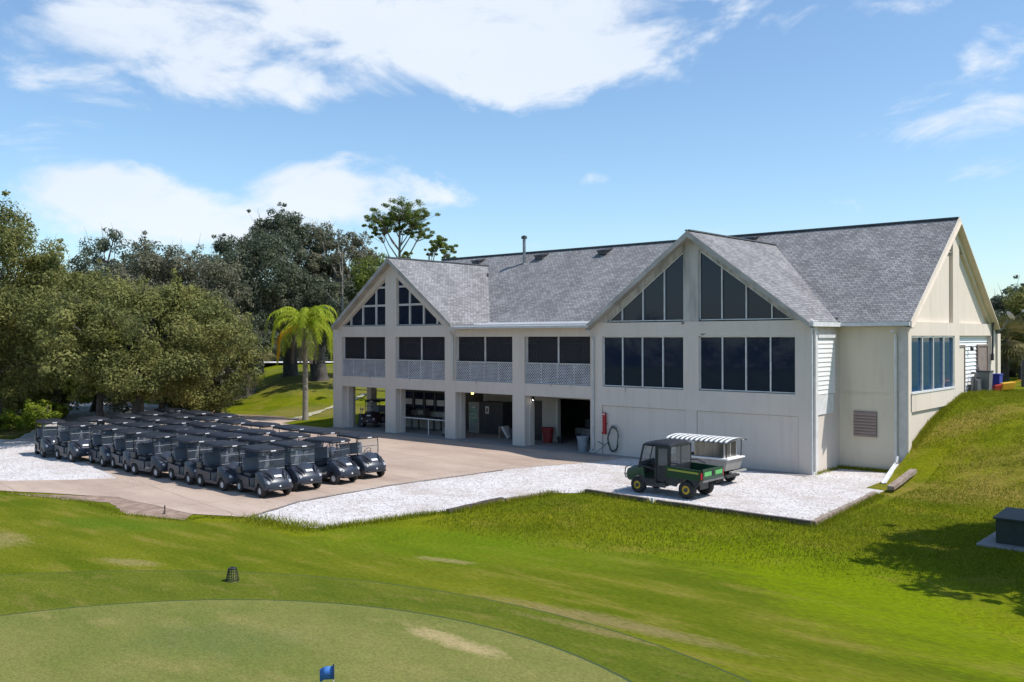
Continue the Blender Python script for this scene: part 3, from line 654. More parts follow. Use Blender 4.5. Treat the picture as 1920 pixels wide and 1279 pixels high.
for xc, za, hw_, sg_ in ((XC1, ZA1, 5.74, .74), (XC2, ZA2, 5.36, .755)):
    for sg in (-1, 1):
        x1 = xc + sg * hw_; z1 = za - sg_ * hw_
        MB().prism([(x1, -.46, z1 - .01), (xc, -.46, za - .01), (xc, -.46, za - .30), (x1, -.46, z1 - .22)], (0, .038, 0)).build('rake_fascia', M['fascia'], roof)
        MB().prism([(x1, -.42, z1 - .20), (xc, -.42, za - .20), (xc, -.42, za - .23), (x1, -.42, z1 - .23)], (0, .44, 0)).build('rake_soffit', M['fascia'], roof)
fe = MB()
for sg in (-1, 1):
    y1 = YR_ + sg * (YR_ - EV); z1 = ZE
    fe.prism([(XE - .0, y1, z1 + .02), (XE, YR_, ZR_ + .02), (XE, YR_, ZR_ - .30), (XE, y1, z1 - .30)], (.05, 0, 0))
    fe.prism([(XR - .01, y1, z1 - .26), (XR - .01, YR_, ZR_ - .26), (XR - .01, YR_, ZR_ - .29), (XR - .01, y1, z1 - .29)], (.33, 0, 0))
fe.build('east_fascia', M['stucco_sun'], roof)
# low-slope white metal roof over the middle of the porch
mrf = MB()
zt = zmain(2.9)
xa, xb = -20.75, -11.15
mrf.add([(xa, -.42, 6.37), (xb, -.42, 6.37), (xb, 3.0, zt + .03), (xa - .2, 3.0, zt + .03), (xa, -.42, 6.30), (xb, -.42, 6.30), (xb, 3.0, zt - .1), (xa - .2, 3.0, zt - .1)],
        [(0, 1, 2, 3), (4, 7, 6, 5), (0, 4, 5, 1), (1, 5, 6, 2), (2, 6, 7, 3), (3, 7, 4, 0)])
P(mrf, 'porch_metal_roof', M['metal_roof'])
gt = MB(); gt.box(xa, xb, -.54, -.425, 6.24, 6.35); P(gt, 'porch_gutter', M['gutter'])
gt = MB(); gt.box(.02, .27, -.40, 2.6, 6.20, 6.38); gt.box(0.28, XE, EV - .14, EV - .005, 6.22, 6.38); P(gt, 'eave_gutter', M['white'])
P(MB().box(.03, XE - .3, EV, YW, 6.20, 6.23), 'eave_soffit', M['fascia'])
# downspouts
def downspout(pts, m='gutter'):
    o = P(MB().tube(pts, .055, 6), 'downspout', M[m], smooth=40); return o
downspout([(-11.2, -.48, 6.12), (-11.18, -.30, 5.95), (-11.14, -.07, 5.75), (-11.14, -.07, .25), (-11.2, -.3, .12)])
downspout([(-20.72, -.48, 6.12), (-20.9, -.07, 5.85), (-20.9, -.07, ZL1)])
downspout([(.12, .10, 6.05), (.10, .12, 5.9), (.10, .12, .15)], 'gutter')
downspout([(2.42, EV - .07, 6.0), (2.45, YW - .10, 5.85), (2.45, YW - .10, .55), (2.5, YW - .45, .35)], 'white')
# roof vents and flue
fl = MB().lathe([(.0, 0), (.10, 0), (.10, 1.75), (.0, 1.75)], 14, -22.83, 8.44, 10.36)
fl.lathe([(.17, 0), (.17, .12), (.10, .2), (.10, 0)], 14, -22.83, 8.44, 10.36); fo = fl.build('flue_pipe', M['grey_metal'], roof, smooth=40)
MB().lathe([(.0, 0), (.19, 0), (.19, .16), (.0, .24)], 14, -22.83, 8.44, 12.14).build('flue_cap', M['dark_metal'], roof, smooth=40)
for (vx, vy, vz) in ((-27.3, 9.05, 10.86), (-21.77, 9.1, 10.9), (-16.8, 9.1, 10.9), (-7.2, 9.2, 10.97)):
    b = MB(); b.box(vx - .30, vx + .30, vy - .5, vy + .1, vz - .12, vz + .06)
    b.prism([(vx - .36, vy - .55, vz + .06), (vx - .36, vy + .25, vz + .22), (vx - .36, vy + .25, vz + .30), (vx - .36, vy - .55, vz + .14)], (.72, 0, 0))
    b.build('roof_vent', M['dark_metal'], roof)
b = MB().lathe([(.0, 0), (.05, 0), (.05, .3), (0, .3)], 8, -24.9, 7.2, zmain(7.2) - .03); b.build('plumbing_vent', M['dark_metal'], roof)

# ---- undercroft
uw = MB()
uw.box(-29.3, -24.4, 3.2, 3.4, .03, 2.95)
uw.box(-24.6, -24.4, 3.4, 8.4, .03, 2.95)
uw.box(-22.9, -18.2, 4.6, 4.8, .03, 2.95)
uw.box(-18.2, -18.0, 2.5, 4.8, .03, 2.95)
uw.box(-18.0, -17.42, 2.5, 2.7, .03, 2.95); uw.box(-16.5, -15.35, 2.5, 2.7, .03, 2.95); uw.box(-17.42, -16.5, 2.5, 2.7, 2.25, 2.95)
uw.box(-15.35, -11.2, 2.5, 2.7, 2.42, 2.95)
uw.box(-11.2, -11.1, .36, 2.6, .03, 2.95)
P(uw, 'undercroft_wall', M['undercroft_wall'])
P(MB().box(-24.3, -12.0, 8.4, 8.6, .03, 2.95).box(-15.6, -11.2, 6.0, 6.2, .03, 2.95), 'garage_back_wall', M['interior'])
P(MB().box(-17.40, -16.52, 2.56, 2.62, .04, 2.24), 'undercroft_door', M['door_dark'])
P(MB().box(-15.42, -15.36, 2.40, 2.499, .03, 2.42), 'garage_jamb', M['gutter'])
# west side columns standing behind the open bay
for (x, y) in ((-31.5, 1.15), (-31.5, 2.95), (-31.5, 9.2)):
    P(MB().box(x - .22, x + .22, y - .24, y + .24, .03, 2.95), 'column', M['stucco'])
w2 = P(MB().box(-28.55, -24.65, 3.13, 3.16, 1.2, 2.3), 'window', M['glass'])
f = MB()
for k in range(5): xx = -28.55 + 3.9 * k / 4; f.box(xx - .06, xx + .06, 3.08, 3.13, 1.2, 2.3)
f.box(-28.6, -24.6, 3.08, 3.13, 1.13, 1.2); f.box(-28.6, -24.6, 3.08, 3.13, 2.3, 2.37); f.build('window_frame', M['dark_metal'], w2)
for k in range(4): xx = -28.4 + 3.9 * k / 4; MB().box(xx, xx + .66, 3.105, 3.125, 1.5, 1.85).build('window_blind', M['gutter'], w2)
# ================================================================= golf carts
M['cart_body'] = mat('cart_body', (.036, .046, .070), .36, (.024, .030, .042), 2, spec=.45)
M['cart_roof'] = mat('cart_roof', (.014, .016, .022), .5, (.026, .028, .036), 3, spec=.28)
M['cart_roof_dark'] = mat('cart_roof_under', (.018, .02, .024), .6)
M['seat'] = mat('seat_vinyl', (.115, .135, .165), .5, (.085, .10, .12), 4)
M['seat_dark'] = mat('seat_cushion', (.03, .034, .042), .55)
M['panel_grey'] = mat('grey_panel', (.26, .26, .25), .6, (.2, .2, .2), 5)
M['hub'] = mat('hub_cap', (.62, .62, .64), .35, (.45, .45, .46), 12)
M['plate'] = mat('white_plate', (.80, .80, .80), .4)
M['strut'] = mat('strut', (.035, .038, .045), .4)
def loft_y(mb, prof, secs):
    """prof: closed polygon [(x,z)], secs: [(y, fn(x,z)->(x,z))]"""
    n = len(prof); b = len(mb.v)
    for y, fn in secs:
        for (x, z) in prof:
            X, Z = fn(x, z); mb.v.append((X, y, Z))
    for i in range(len(secs) - 1):
        for k in range(n):
            a0 = b + i * n + k; a1 = b + i * n + (k + 1) % n; mb.f.append((a0, a0 + n, a1 + n, a1))
    mb.f.append(tuple(b + k for k in range(n))); mb.f.append(tuple(b + (len(secs) - 1) * n + k for k in range(n))[::-1])
    return mb
def arch(cx, r, a0, a1, n, cz=.23):
    return [(cx + r * math.cos(R(a0 + (a1 - a0) * i / n)), cz + r * math.sin(R(a0 + (a1 - a0) * i / n))) for i in range(n + 1)]
def wheel(parent, x, y, r, w_, side, hubm='hub', name='wheel', hubr=.56):
    o = MB().lathe([(r * .5, -w_ / 2), (r * .86, -w_ / 2), (r, -w_ * .32), (r, w_ * .32), (r * .86, w_ / 2), (r * .5, w_ / 2), (r * .5, -w_ / 2)], 18, 0, 0, 0, 'y').build(name, M['rubber'], parent, smooth=50)
    o.location = (x, y, r)
    s = side * (w_ / 2)
    h = MB().lathe([(0, s * 1.02), (r * .20, s * 1.04), (r * .22, s * .80), (r * .46, s * .74), (r * hubr, s * 1.0), (r * hubr, s * .3), (0, s * .3)], 16, 0, 0, 0, 'y').build('hub_cap', M[hubm], o, smooth=40)
    return o
def golf_cart():
    t = thing('golf_cart', 'x', 'golf cart')
    front = [(1.22, .30), (1.26, .46), (1.21, .58), (1.06, .72), (.84, .86), (.66, .96), (.54, .99), (.47, .93), (.44, .60), (.40, .30), (.50, .25)] + arch(.8, .29, 160, 20, 6) + [(1.12, .26)]
    def fn(dx, dz, k):
        return lambda x, z: (x - dx * max(0, (x - .5) / .75), z - (dz * (z - .5) * 2 if z > .5 else 0))
    mb = loft_y(MB(), front, [(-.57, fn(.22, .16, 0)), (-.52, fn(.10, .07, 0)), (-.36, fn(.03, .02, 0)), (-.15, fn(0, -.03, 0)), (.15, fn(0, -.03, 0)), (.36, fn(.03, .02, 0)), (.52, fn(.10, .07, 0)), (.57, fn(.22, .16, 0))])
    mb.build('front_cowl', M['cart_body'], t, smooth=38)
    mb = MB().box(-.5, .46, -.55, .55, .235, .29); mb.box(-.42, .46, -.585, -.55, .22, .33); mb.box(-.42, .46, .55, .585, .22, .33)
    mb.build('floor_pan', M['cart_body'], t)
    mb = MB().box(.385, .435, -.46, .46, .31, .78); mb.build('dash_panel', M['panel_grey'], t)
    MB().box(-.075, -.045, -.50, .50, .30, .60).build('rocker_panel', M['panel_grey'], t)
    rear = [(-.08, .29), (-.08, .60), (-.14, .66), (-.62, .68), (-1.02, .74), (-1.14, .68), (-1.17, .42), (-1.14, .32)] + arch(-.8, .29, 165, 15, 6)[::1] + [(-.45, .26)]
    mb = loft_y(MB(), rear, [(-.56, lambda x, z: (x * .98, z - .04 if z > .5 else z)), (-.50, lambda x, z: (x, z)), (.50, lambda x, z: (x, z)), (.56, lambda x, z: (x * .98, z - .04 if z > .5 else z))])
    mb.build('rear_body', M['cart_body'], t, smooth=38)
    MB().box(-.58, -.06, -.50, .50, .67, .79).build('seat_cushion', M['seat_dark'], t, bevel=.03)
    mb = MB().prism([(-.52, -.53, .84), (-.60, -.53, 1.30), (-.68, -.53, 1.30), (-.62, -.53, .84)], (0, 1.06, 0)); mb.build('seat_back', M['seat'], t, bevel=.025)
    # roof
    mb = MB(); ring = []
    def rr(x0, x1, hw, z, r=.16, n=5):
        pts = []
        hw *= .94
        for cx, cy, a in ((x1 - r, hw - r, 0), (x0 + r, hw - r, 90), (x0 + r, -hw + r, 180), (x1 - r, -hw + r, 270)):
            for i in range(n + 1): pts.append((cx + r * math.cos(R(a + 90 * i / n)), cy + r * math.sin(R(a + 90 * i / n)), z))
        return pts
    lay = [rr(-.92, .68, .52, 1.60), rr(-.96, .72, .585, 1.61), rr(-.97, .74, .60, 1.64), rr(-.93, .69, .57, 1.695), rr(-.80, .54, .44, 1.735, .2), rr(-.5, .3, .2, 1.755, .15)]
    n = len(lay[0])
    for L in lay: mb.v += L
    for i in range(len(lay) - 1):
        for k in range(n):
            a0 = i * n + k; a1 = i * n + (k + 1) % n; mb.f.append((a0, a1, a1 + n, a0 + n))
    mb.f.append(tuple(range(n))[::-1]); mb.f.append(tuple(range((len(lay) - 1) * n, len(lay) * n)))
    for yy in (-.33, .33): mb.box(-.72, .50, yy - .03, yy + .03, 1.70, 1.742)
    ro = mb.build('roof', M['cart_roof'], t, smooth=35)
    MB().box(.742, .752, -.10, .10, 1.625, 1.66).build('roof_badge', M['plate'], ro)
    for sy in (-1, 1):
        MB().tube([(.62, sy * .50, .92), (.60, sy * .52, 1.30), (.54, sy * .53, 1.62)], .021, 6).build('canopy_strut', M['strut'], t)
        MB().tube([(-.92, sy * .50, .66), (-.90, sy * .53, 1.30), (-.84, sy * .53, 1.62)], .021, 6).build('canopy_strut', M['strut'], t)
    ws = MB().add([(.645, -.49, .97), (.645, .49, .97), (.61, .50, 1.29), (.61, -.50, 1.29), (.575, .50, 1.59), (.575, -.50, 1.59)], [(0, 1, 2, 3), (3, 2, 4, 5)]).build('windshield', M['windshield'], t)
    f = MB(); f.tube([(.65, -.49, .97), (.65, .49, .97)], .018, 5); f.tube([(.615, -.50, 1.29), (.615, .50, 1.29)], .018, 5); f.tube([(.58, -.50, 1.59), (.58, .50, 1.59)], .018, 5); f.build('windshield_frame', M['seat'], ws)
    sw_ = MB(); path = [(.24 + .10 * math.sin(a), .24 + .17 * math.cos(a), 1.02 + .14 * math.sin(a)) for a in [2 * math.pi * i / 14 for i in range(15)]]
    sw_.tube(path, .014, 5, cap=False); sw_.tube([(.24, .24, 1.02), (.42, .24, .82)], .018, 5); sw_.tube([(.24, .08, 1.02), (.24, .40, 1.02)], .012, 5); sw_.build('steering_wheel', M['black'], t)
    MB().prism([(1.03, -.14, .785), (1.11, -.14, .72), (1.11, .14, .72), (1.03, .14, .785)], (.01, 0, .015)).build('name_plate', M['plate'], t)
    MB().lathe([(0, 1.262), (.035, 1.262), (.035, 1.25)], 10, 0, 0, .42, 'x').build('bumper_emblem', M['plate'], t)
    for sy in (-1, 1):
        MB().tube([(.76, sy * .38, .94), (1.0, sy * .28, .82), (1.19, sy * .22, .66)], [.015, .032, .014], 5).build('cowl_trim', M['black'], t)
        MB().tube([(.88, sy * .47, .83), (1.06, sy * .38, .73), (1.18, sy * .32, .61)], [.012, .026, .010], 5).build('cowl_trim', M['black'], t)
    for sy in (-1, 1): MB().lathe([(0, 1.20), (.05, 1.20), (.06, 1.12)], 10, 0, sy * .42, .56, 'x').build('headlight', M['hub'], t, smooth=40)
    MB().box(1.12, 1.27, -.46, .46, .27, .34).build('bumper', M['black'], t, bevel=.015)
    br = MB()
    for z in (1.0, 1.2): br.tube([(-.88, -.5, z), (-1.16, -.42, z), (-1.16, .42, z), (-.88, .5, z)], .016, 5)
    for y in (-.3, 0, .3): br.tube([(-1.14, y, .70), (-1.16, y, 1.2)], .012, 5)
    br.build('bag_rack', M['strut'], t)
    MB().box(-1.02, -.66, -.60, -.40, .72, .98).build('side_cooler', M['strut'], t, bevel=.03)
    MB().tube([(.50, -.50, .70), (.46, -.54, .86)], .045, 8).build('sand_bottle', M['seat'], t)
    wheel(t, .8, -.50, .235, .17, -1); wheel(t, .8, .50, .235, .17, 1); wheel(t, -.8, -.50, .235, .18, -1); wheel(t, -.8, .50, .235, .18, 1)
    return t
cart0 = golf_cart()
ROWS = [  # y of the row, x of each front wheel, front of the row first
    ('row nearest the putting green', -17.60, [-12.75, -15.15, -17.45, -20.05, -22.65, -25.1, -27.75, -30.4]),
    ('second row from the putting green', -15.75, [-13.0, -15.5, -17.75, -20.1, -22.5, -25.0, -27.5, -30.1]),
    ('middle row of the fleet', -13.95, [-13.3, -16.0, -18.2, -20.5, -22.8, -25.2, -27.7, -30.2]),
    ('second row from the clubhouse', -12.2, [-13.55, -16.0, -18.4, -20.8, -23.1, -25.6, -28.2, -30.9]),
    ('short row nearest the clubhouse', -10.4, [-26.8, -29.5, -32.4]),
]
ORD = ['foremost', 'second', 'third', 'fourth', 'fifth', 'sixth', 'seventh', 'rearmost']
rnd = random.Random(11); first = True
for rn, y, xsf in ROWS:
    for i, xf in enumerate(xsf):
        c = cart0 if first else copy_tree(cart0); 
        a = R(rnd.uniform(-8, 8)) + (R(-4) if xf < -26 else 0)
        if first: a = R(-6)
        c.rotation_euler = (0, 0, a); c.location = (xf - .8 + rnd.uniform(-.12, .12), y + rnd.uniform(-.08, .08) * (1 if i == 0 else 2.3) + (.12 if i == 0 and y < -17 else 0), .02)
        o = ORD[i] if len(xsf) == 8 else ['foremost', 'middle', 'rearmost'][i]
        tag(c, 'slate grey golf cart with black roof, %s in the %s' % (o, rn), 'golf cart', 'slate golf carts parked nose to tail on the yard')
        first = False

# golf cart kept under the building (dark red body)
def put(t, x, y, z, rz=0): t.location = (x, y, z); t.rotation_euler = (0, 0, rz)
M['maroon'] = mat('maroon_paint', (.05, .018, .022), .35, (.03, .014, .016), 3)
c = copy_tree(cart0); c.location = (-30.1, 2.2, .03); c.rotation_euler = (0, 0, R(-70))
tag(c, 'dark maroon golf cart parked in the shade under the clubhouse', 'golf cart')
for ch in c.children:
    if ch.name.startswith(('front_cowl', 'rear_body', 'floor_pan')):
        ch.data = ch.data.copy(); ch.data.materials.clear(); ch.data.materials.append(M['maroon'])

# ================================================================= utility vehicle
M['ut_green'] = mat('utility_green', (.008, .055, .026), .35, (.006, .035, .016), 2, coat=.2)
M['ut_green_bright'] = mat('decal_green', (.11, .42, .12), .45)
M['yellow'] = mat('yellow_paint', (.74, .50, .02), .45, (.5, .33, .03), 14)
M['tan_stripe'] = mat('yellow_green_stripe', (.35, .36, .05), .5)
M['softtop'] = mat('black_soft_top', (.012, .013, .017), .5, (.025, .027, .032), 5, bump=.2, bscale=12)
M['vinyl_window'] = clearmat('vinyl_window', (.46, .46, .47), .42, .12)
M['curtain_vinyl'] = clearmat('tinted_vinyl', (.14, .15, .17), .6, .12)
def utility_vehicle():
    t = thing('utility_vehicle', 'green utility vehicle with black soft cab and yellow wheel rims on the white gravel', 'utility vehicle')
    # local +x is the front; wheelbase 2.05
    hood = [(1.62, .50), (1.66, .62), (1.58, .84), (1.30, .98), (.82, 1.04), (.76, .62), (.70, .55), (.76, .45)] + arch(1.08, .36, 150, 25, 6, .30) + [(1.55, .45)]
    loft_y(MB(), hood, [(-.72, lambda x, z: (x - .12 * (x > 1.2), z - .05 * (z > .8))), (-.60, lambda x, z: (x, z)), (.60, lambda x, z: (x, z)), (.72, lambda x, z: (x - .12 * (x > 1.2), z - .05 * (z > .8)))]).build('hood', M['ut_green'], t, smooth=35)
    MB().box(-.10, .78, -.66, .66, .34, .42).box(-.10, .72, -.70, -.66, .30, .46).box(-.1, .72, .66, .70, .30, .46).build('floor_pan', M['dark_metal'], t)
    # bed: floor, sides, front
    bed = MB().box(-1.58, -.22, -.74, .74, .72, .78)
    for sy in (-1, 1):
        y0, y1 = (.70, .76) if sy > 0 else (-.76, -.70)
        bed.xz([(-1.60, .70), (-1.60, 1.06), (-.18, 1.12), (-.18, .70)], y0, y1)
    bed.box(-.24, -.18, -.70, .70, .78, 1.10)
    bo = bed.build('cargo_bed', M['ut_green'], t)
    fen = [(-.16, .98), (-.16, .50), (-.40, .42), (-.58, .40)] + arch(-.98, .40, 20, 160, 7, .30) + [(-1.52, .55), (-1.55, .70), (-1.50, .80), (-.5, .86)]
    for sy in (-1, 1):
        y0 = .70 if sy > 0 else -.755
        MB().xz(fen, y0, y0 + .055).build('rear_fender', M['softtop'], t)
        y0 = .762 if sy > 0 else -.770
        MB().xz([(-1.50, .92), (-1.50, .985), (-.26, 1.03), (-.26, .965)], y0, y0 + .008).build('side_stripe', M['tan_stripe'], bo)
        MB().tube([(-.22, sy * .73, 1.20), (-.60, sy * .73, 1.24), (-.95, sy * .73, 1.12)], .02, 5).build('grab_rail', M['softtop'], bo)
    tg = MB().box(-1.66, -1.605, -.72, .72, .72, 1.10).build('tailgate', M['ut_green'], t)
    MB().box(-1.672, -1.662, -.64, -.14, .85, .995).box(-1.672, -1.662, .14, .64, .85, .995).build('tailgate_lettering', M['ut_green_bright'], tg)
    MB().box(-1.674, -1.662, -.09, .09, .83, 1.03).build('tailgate_emblem', M['black'], tg)
    MB().box(-1.68, -1.61, -.74, .74, .64, .715).build('rear_bumper', M['grey_metal'], t)
    for sy in (-1, 1): MB().box(-1.64, -1.60, sy * .77 - .035, sy * .77 + .035, .74, .98).build('tail_light', M['red'], t)
    # cab
    MB().box(-.12, .30, -.60, .60, .45, .78).build('seat_base', M['black'], t)
    MB().box(-.14, -.02, -.58, .58, .78, 1.25).build('seat_back', M['black'], t, bevel=.02)
    roof = MB(); prof = [(-.36, 1.86), (-.20, 1.93), (.35, 1.95), (.82, 1.87), (.80, 1.82), (-.36, 1.80)]
    loft_y(roof, prof, [(-.72, lambda x, z: (x, z - .09 * (z > 1.85))), (-.62, lambda x, z: (x, z)), (0, lambda x, z: (x, z + .03 * (z > 1.85))), (.62, lambda x, z: (x, z)), (.72, lambda x, z: (x, z - .09 * (z > 1.85)))])
    cab = roof.build('cab_roof', M['softtop'], t, smooth=50)
    for sy in (-1, 1):
        fr = MB(); fr.tube([(1.02, sy * .70, .98), (.80, sy * .70, 1.83)], .035, 6); fr.tube([(-.30, sy * .71, .80), (-.32, sy * .71, 1.83)], .045, 6)
        fr.tube([(.28, sy * .72, .42), (.26, sy * .72, 1.83)], .04, 6)
        fr.tube([(1.0, sy * .71, 1.05), (.28, sy * .72, .95)], .035, 6)
        fr.build('cab_frame', M['softtop'], t)
    MB().add([(1.03, -.68, 1.0), (1.03, .68, 1.0), (.82, .68, 1.80), (.82, -.68, 1.80)], [(0, 1, 2, 3)]).build('windshield', M['vinyl_window'], t)
    wf = MB().prism([(1.06, -.70, .90), (1.06, .70, .90), (1.01, .70, 1.16), (1.01, -.70, 1.16)], (.012, 0, .004)); wf.tube([(1.04, 0, 1.0), (.83, 0, 1.8)], .02, 5); wf.build('windshield_frame', M['softtop'], t)
    for sy in (-1, 1):
        y = sy * .715
        MB().xz([(.30, .40), (.29, .60), (.72, .58), (.98, .74), (1.0, .58), (.75, .40)], y - .012, y + .012).build('cab_door', M['softtop'], t)
        q = MB().xz([(-.28, .82), (-.30, 1.80), (.24, 1.80), (.25, .55), (-.05, .5)], y - .010, y + .010).build('side_curtain', M['softtop'], t)
        MB().xz([(-.22, 1.12), (-.22, 1.72), (.16, 1.72), (.16, 1.10)], y + sy * .012, y + sy * .018).build('curtain_window', M['curtain_vinyl'], q)
    rc = MB().add([(-.34, -.68, 1.12), (-.34, .68, 1.12), (-.34, .68, 1.82), (-.34, -.68, 1.82)], [(0, 1, 2, 3)]).build('rear_curtain', M['curtain_vinyl'], t)
    MB().box(-.36, -.32, -.70, .70, .80, 1.14).tube([(-.34, 0, 1.14), (-.34, 0, 1.82)], .02, 5).build('rear_curtain_frame', M['softtop'], rc)
    swp = [(.62 + .10 * math.sin(a_), .28 + .18 * math.cos(a_), 1.12 + .15 * math.sin(a_)) for a_ in [2 * math.pi * i / 12 for i in range(13)]]
    MB().tube([(.62, .28, 1.12), (.82, .28, .9)], .02, 5).tube(swp, .015, 5).build('steering_wheel', M['black'], t)
    MB().box(.78, .92, -.66, .66, .60, 1.0).build('dashboard', M['black'], t)
    bg_ = MB(); bg_.tube([(1.72, -.5, .48), (1.78, -.5, .62), (1.74, -.5, .86), (1.60, -.5, .94)], .022, 5); bg_.tube([(1.72, .5, .48), (1.78, .5, .62), (1.74, .5, .86), (1.60, .5, .94)], .022, 5)
    bg_.tube([(1.78, -.5, .62), (1.78, .5, .62)], .022, 5); bg_.build('brush_guard', M['dark_metal'], t)
    for sy in (-1, 1): MB().lathe([(0, 1.60), (.07, 1.60), (.085, 1.5)], 10, 0, sy * .42, .80, 'x').build('headlight', M['hub'], t, smooth=40)
    MB().tube([(1.0, -.74, 1.2), (1.06, -.86, 1.24), (1.06, -.90, 1.30)], .012, 5).box(1.04, 1.06, -.96, -.84, 1.22, 1.38).build('side_mirror', M['black'], t)
    for sy in (-1, 1):
        for (wx, wr, ww) in ((1.08, .30, .24), (-.98, .32, .29)):
            wo = wheel(t, wx, sy * .62, wr, ww, sy, 'yellow', hubr=.58)
            MB().lathe([(0, sy * ww * .60), (.05, sy * ww * .60), (.075, sy * ww * .53), (.075, sy * ww * .3), (0, sy * ww * .3)], 12, 0, 0, 0, 'y').build('axle_cap', M['dark_metal'], wo, smooth=40)
    MB().tube([(-.98, -.6, .32), (-.98, .6, .32)], .05, 6).box(-1.3, -.7, -.3, .3, .3, .62).build('rear_axle', M['dark_metal'], t)
    return t
uv_ = utility_vehicle(); put(uv_, -2.02, -7.62, .016, R(180))
# ================================================================= beverage cart
M['stainless'] = mat('stainless_steel', (.33, .305, .275), .28, (.18, .165, .145), 1.6, metal=.85, stretch=(3, 3, .3))
M['bev_white'] = mat('beverage_body', (.32, .305, .285), .55, (.25, .24, .225), 3)
M['awning_white'] = mat('awning_white', (.78, .78, .76), .6); M['awning_dark'] = mat('awning_charcoal', (.06, .065, .07), .6)
def beverage_cart():
    t = thing('beverage_cart', 'white and stainless drinks cart under a striped awning, beside the wall', 'beverage cart')
    hood = [(1.90, .34), (1.95, .52), (1.80, .70), (1.45, .92), (1.25, .96), (1.20, .5), (1.15, .32)] + arch(1.55, .27, 160, 20, 5)
    loft_y(MB(), hood, [(-.56, lambda x, z: (x - .1 * (x > 1.5), z)), (-.45, lambda x, z: (x, z)), (.45, lambda x, z: (x, z)), (.56, lambda x, z: (x - .1 * (x > 1.5), z))]).build('front_cowl', M['bev_white'], t, smooth=35)
    MB().box(-1.5, 1.2, -.5, .5, .28, .36).build('chassis', M['dark_metal'], t)
    MB().box(.25, .75, -.5, .5, .60, .76).build('seat_cushion', M['black'], t, bevel=.03)
    MB().prism([(.28, -.5, .80), (.20, -.5, 1.15), (.10, -.5, 1.15), (.16, -.5, .80)], (0, 1.0, 0)).build('seat_back', M['black'], t, bevel=.03)
    MB().box(.30, .9, -.52, .52, .36, .60).build('seat_box', M['bev_white'], t)
    MB().prism([(-1.62, -.72, 1.00), (-1.62, .72, 1.00), (.12, .72, 1.00), (.12, -.72, 1.00)], (0, 0, .05)).build('serving_counter', M['awning_white'], t)
    lb = MB(); lb.v += [(-1.45, -.60, .56), (.05, -.60, .56), (.05, .60, .56), (-1.45, .60, .56), (-1.56, -.68, .998), (.08, -.68, .998), (.08, .68, .998), (-1.56, .68, .998)]
    lb.f += [(0, 3, 2, 1), (4, 5, 6, 7), (0, 1, 5, 4), (1, 2, 6, 5), (2, 3, 7, 6), (3, 0, 4, 7)]; lo_ = lb.build('lower_cabinet', M['bev_white'], t)
    MB().box(-1.42, -.74, -.68, -.665, .66, .95).box(-.68, .0, -.68, -.665, .66, .95).build('cabinet_door', M['panel_grey'], lo_)
    ub = MB().box(-1.34, -.06, -.54, .54, 1.052, 1.62).build('upper_cabinet', M['stainless'], t)
    f = MB()
    for x in (-1.30, -.92, -.48, -.10): f.box(x - .02, x + .02, -.565, -.541, 1.06, 1.60)
    for y in (-.5, 0, .5): f.box(-1.362, -1.341, y - .02, y + .02, 1.06, 1.60)
    f.build('cabinet_trim', M['gutter'], ub)
    rf = MB(); rd = MB(); n = 26; L0, L1 = -1.72, 1.10
    for i in range(n):
        xa, xb = L0 + (L1 - L0) * i / n, L0 + (L1 - L0) * (i + 1) / n; m = rf if i % 2 else rd
        pts = [(-.74, 1.69), (-.60, 1.745), (-.3, 1.785), (0, 1.80), (.3, 1.785), (.60, 1.745), (.74, 1.69)]
        dz = .012 if i % 2 else 0
        for (y0, z0), (y1, z1) in zip(pts, pts[1:]): m.add([(xa, y0, z0 + dz), (xb, y0, z0 + dz), (xb, y1, z1 + dz), (xa, y1, z1 + dz), (xa, y0, z0 - .03), (xb, y0, z0 - .03), (xb, y1, z1 - .03), (xa, y1, z1 - .03)],
              [(0, 1, 2, 3), (4, 7, 6, 5), (0, 4, 5, 1), (3, 2, 6, 7), (1, 5, 6, 2), (0, 3, 7, 4)])
    a = rf.build('awning', M['awning_white'], t); rd.build('awning_stripes', M['awning_dark'], a)
    for sy in (-1, 1):
        MB().tube([(1.25, sy * .50, .92), (.95, sy * .52, 1.68)], .025, 6).build('awning_strut', M['strut'], t)
        MB().tube([(-1.5, sy * .60, 1.05), (-1.52, sy * .60, 1.70)], .02, 6).build('awning_strut', M['strut'], t)
    MB().tube([(.95, .22, 1.02), (1.15, .22, .8)], .02, 5).tube([(.95 + .08 * math.sin(a_), .22 + .16 * math.cos(a_), 1.02 + .14 * math.sin(a_)) for a_ in [2 * math.pi * i / 12 for i in range(13)]], .014, 5).build('steering_wheel', M['black'], t)
    MB().box(-1.74, -1.62, -.6, .6, .50, .56).build('rear_bumper', M['bev_white'], t)
    for sy in (-1, 1):
        wheel(t, 1.55, sy * .50, .24, .18, sy); wheel(t, -1.05, sy * .50, .26, .2, sy)
    return t
bv = beverage_cart(); put(bv, -2.85, -4.2, .016, R(180))

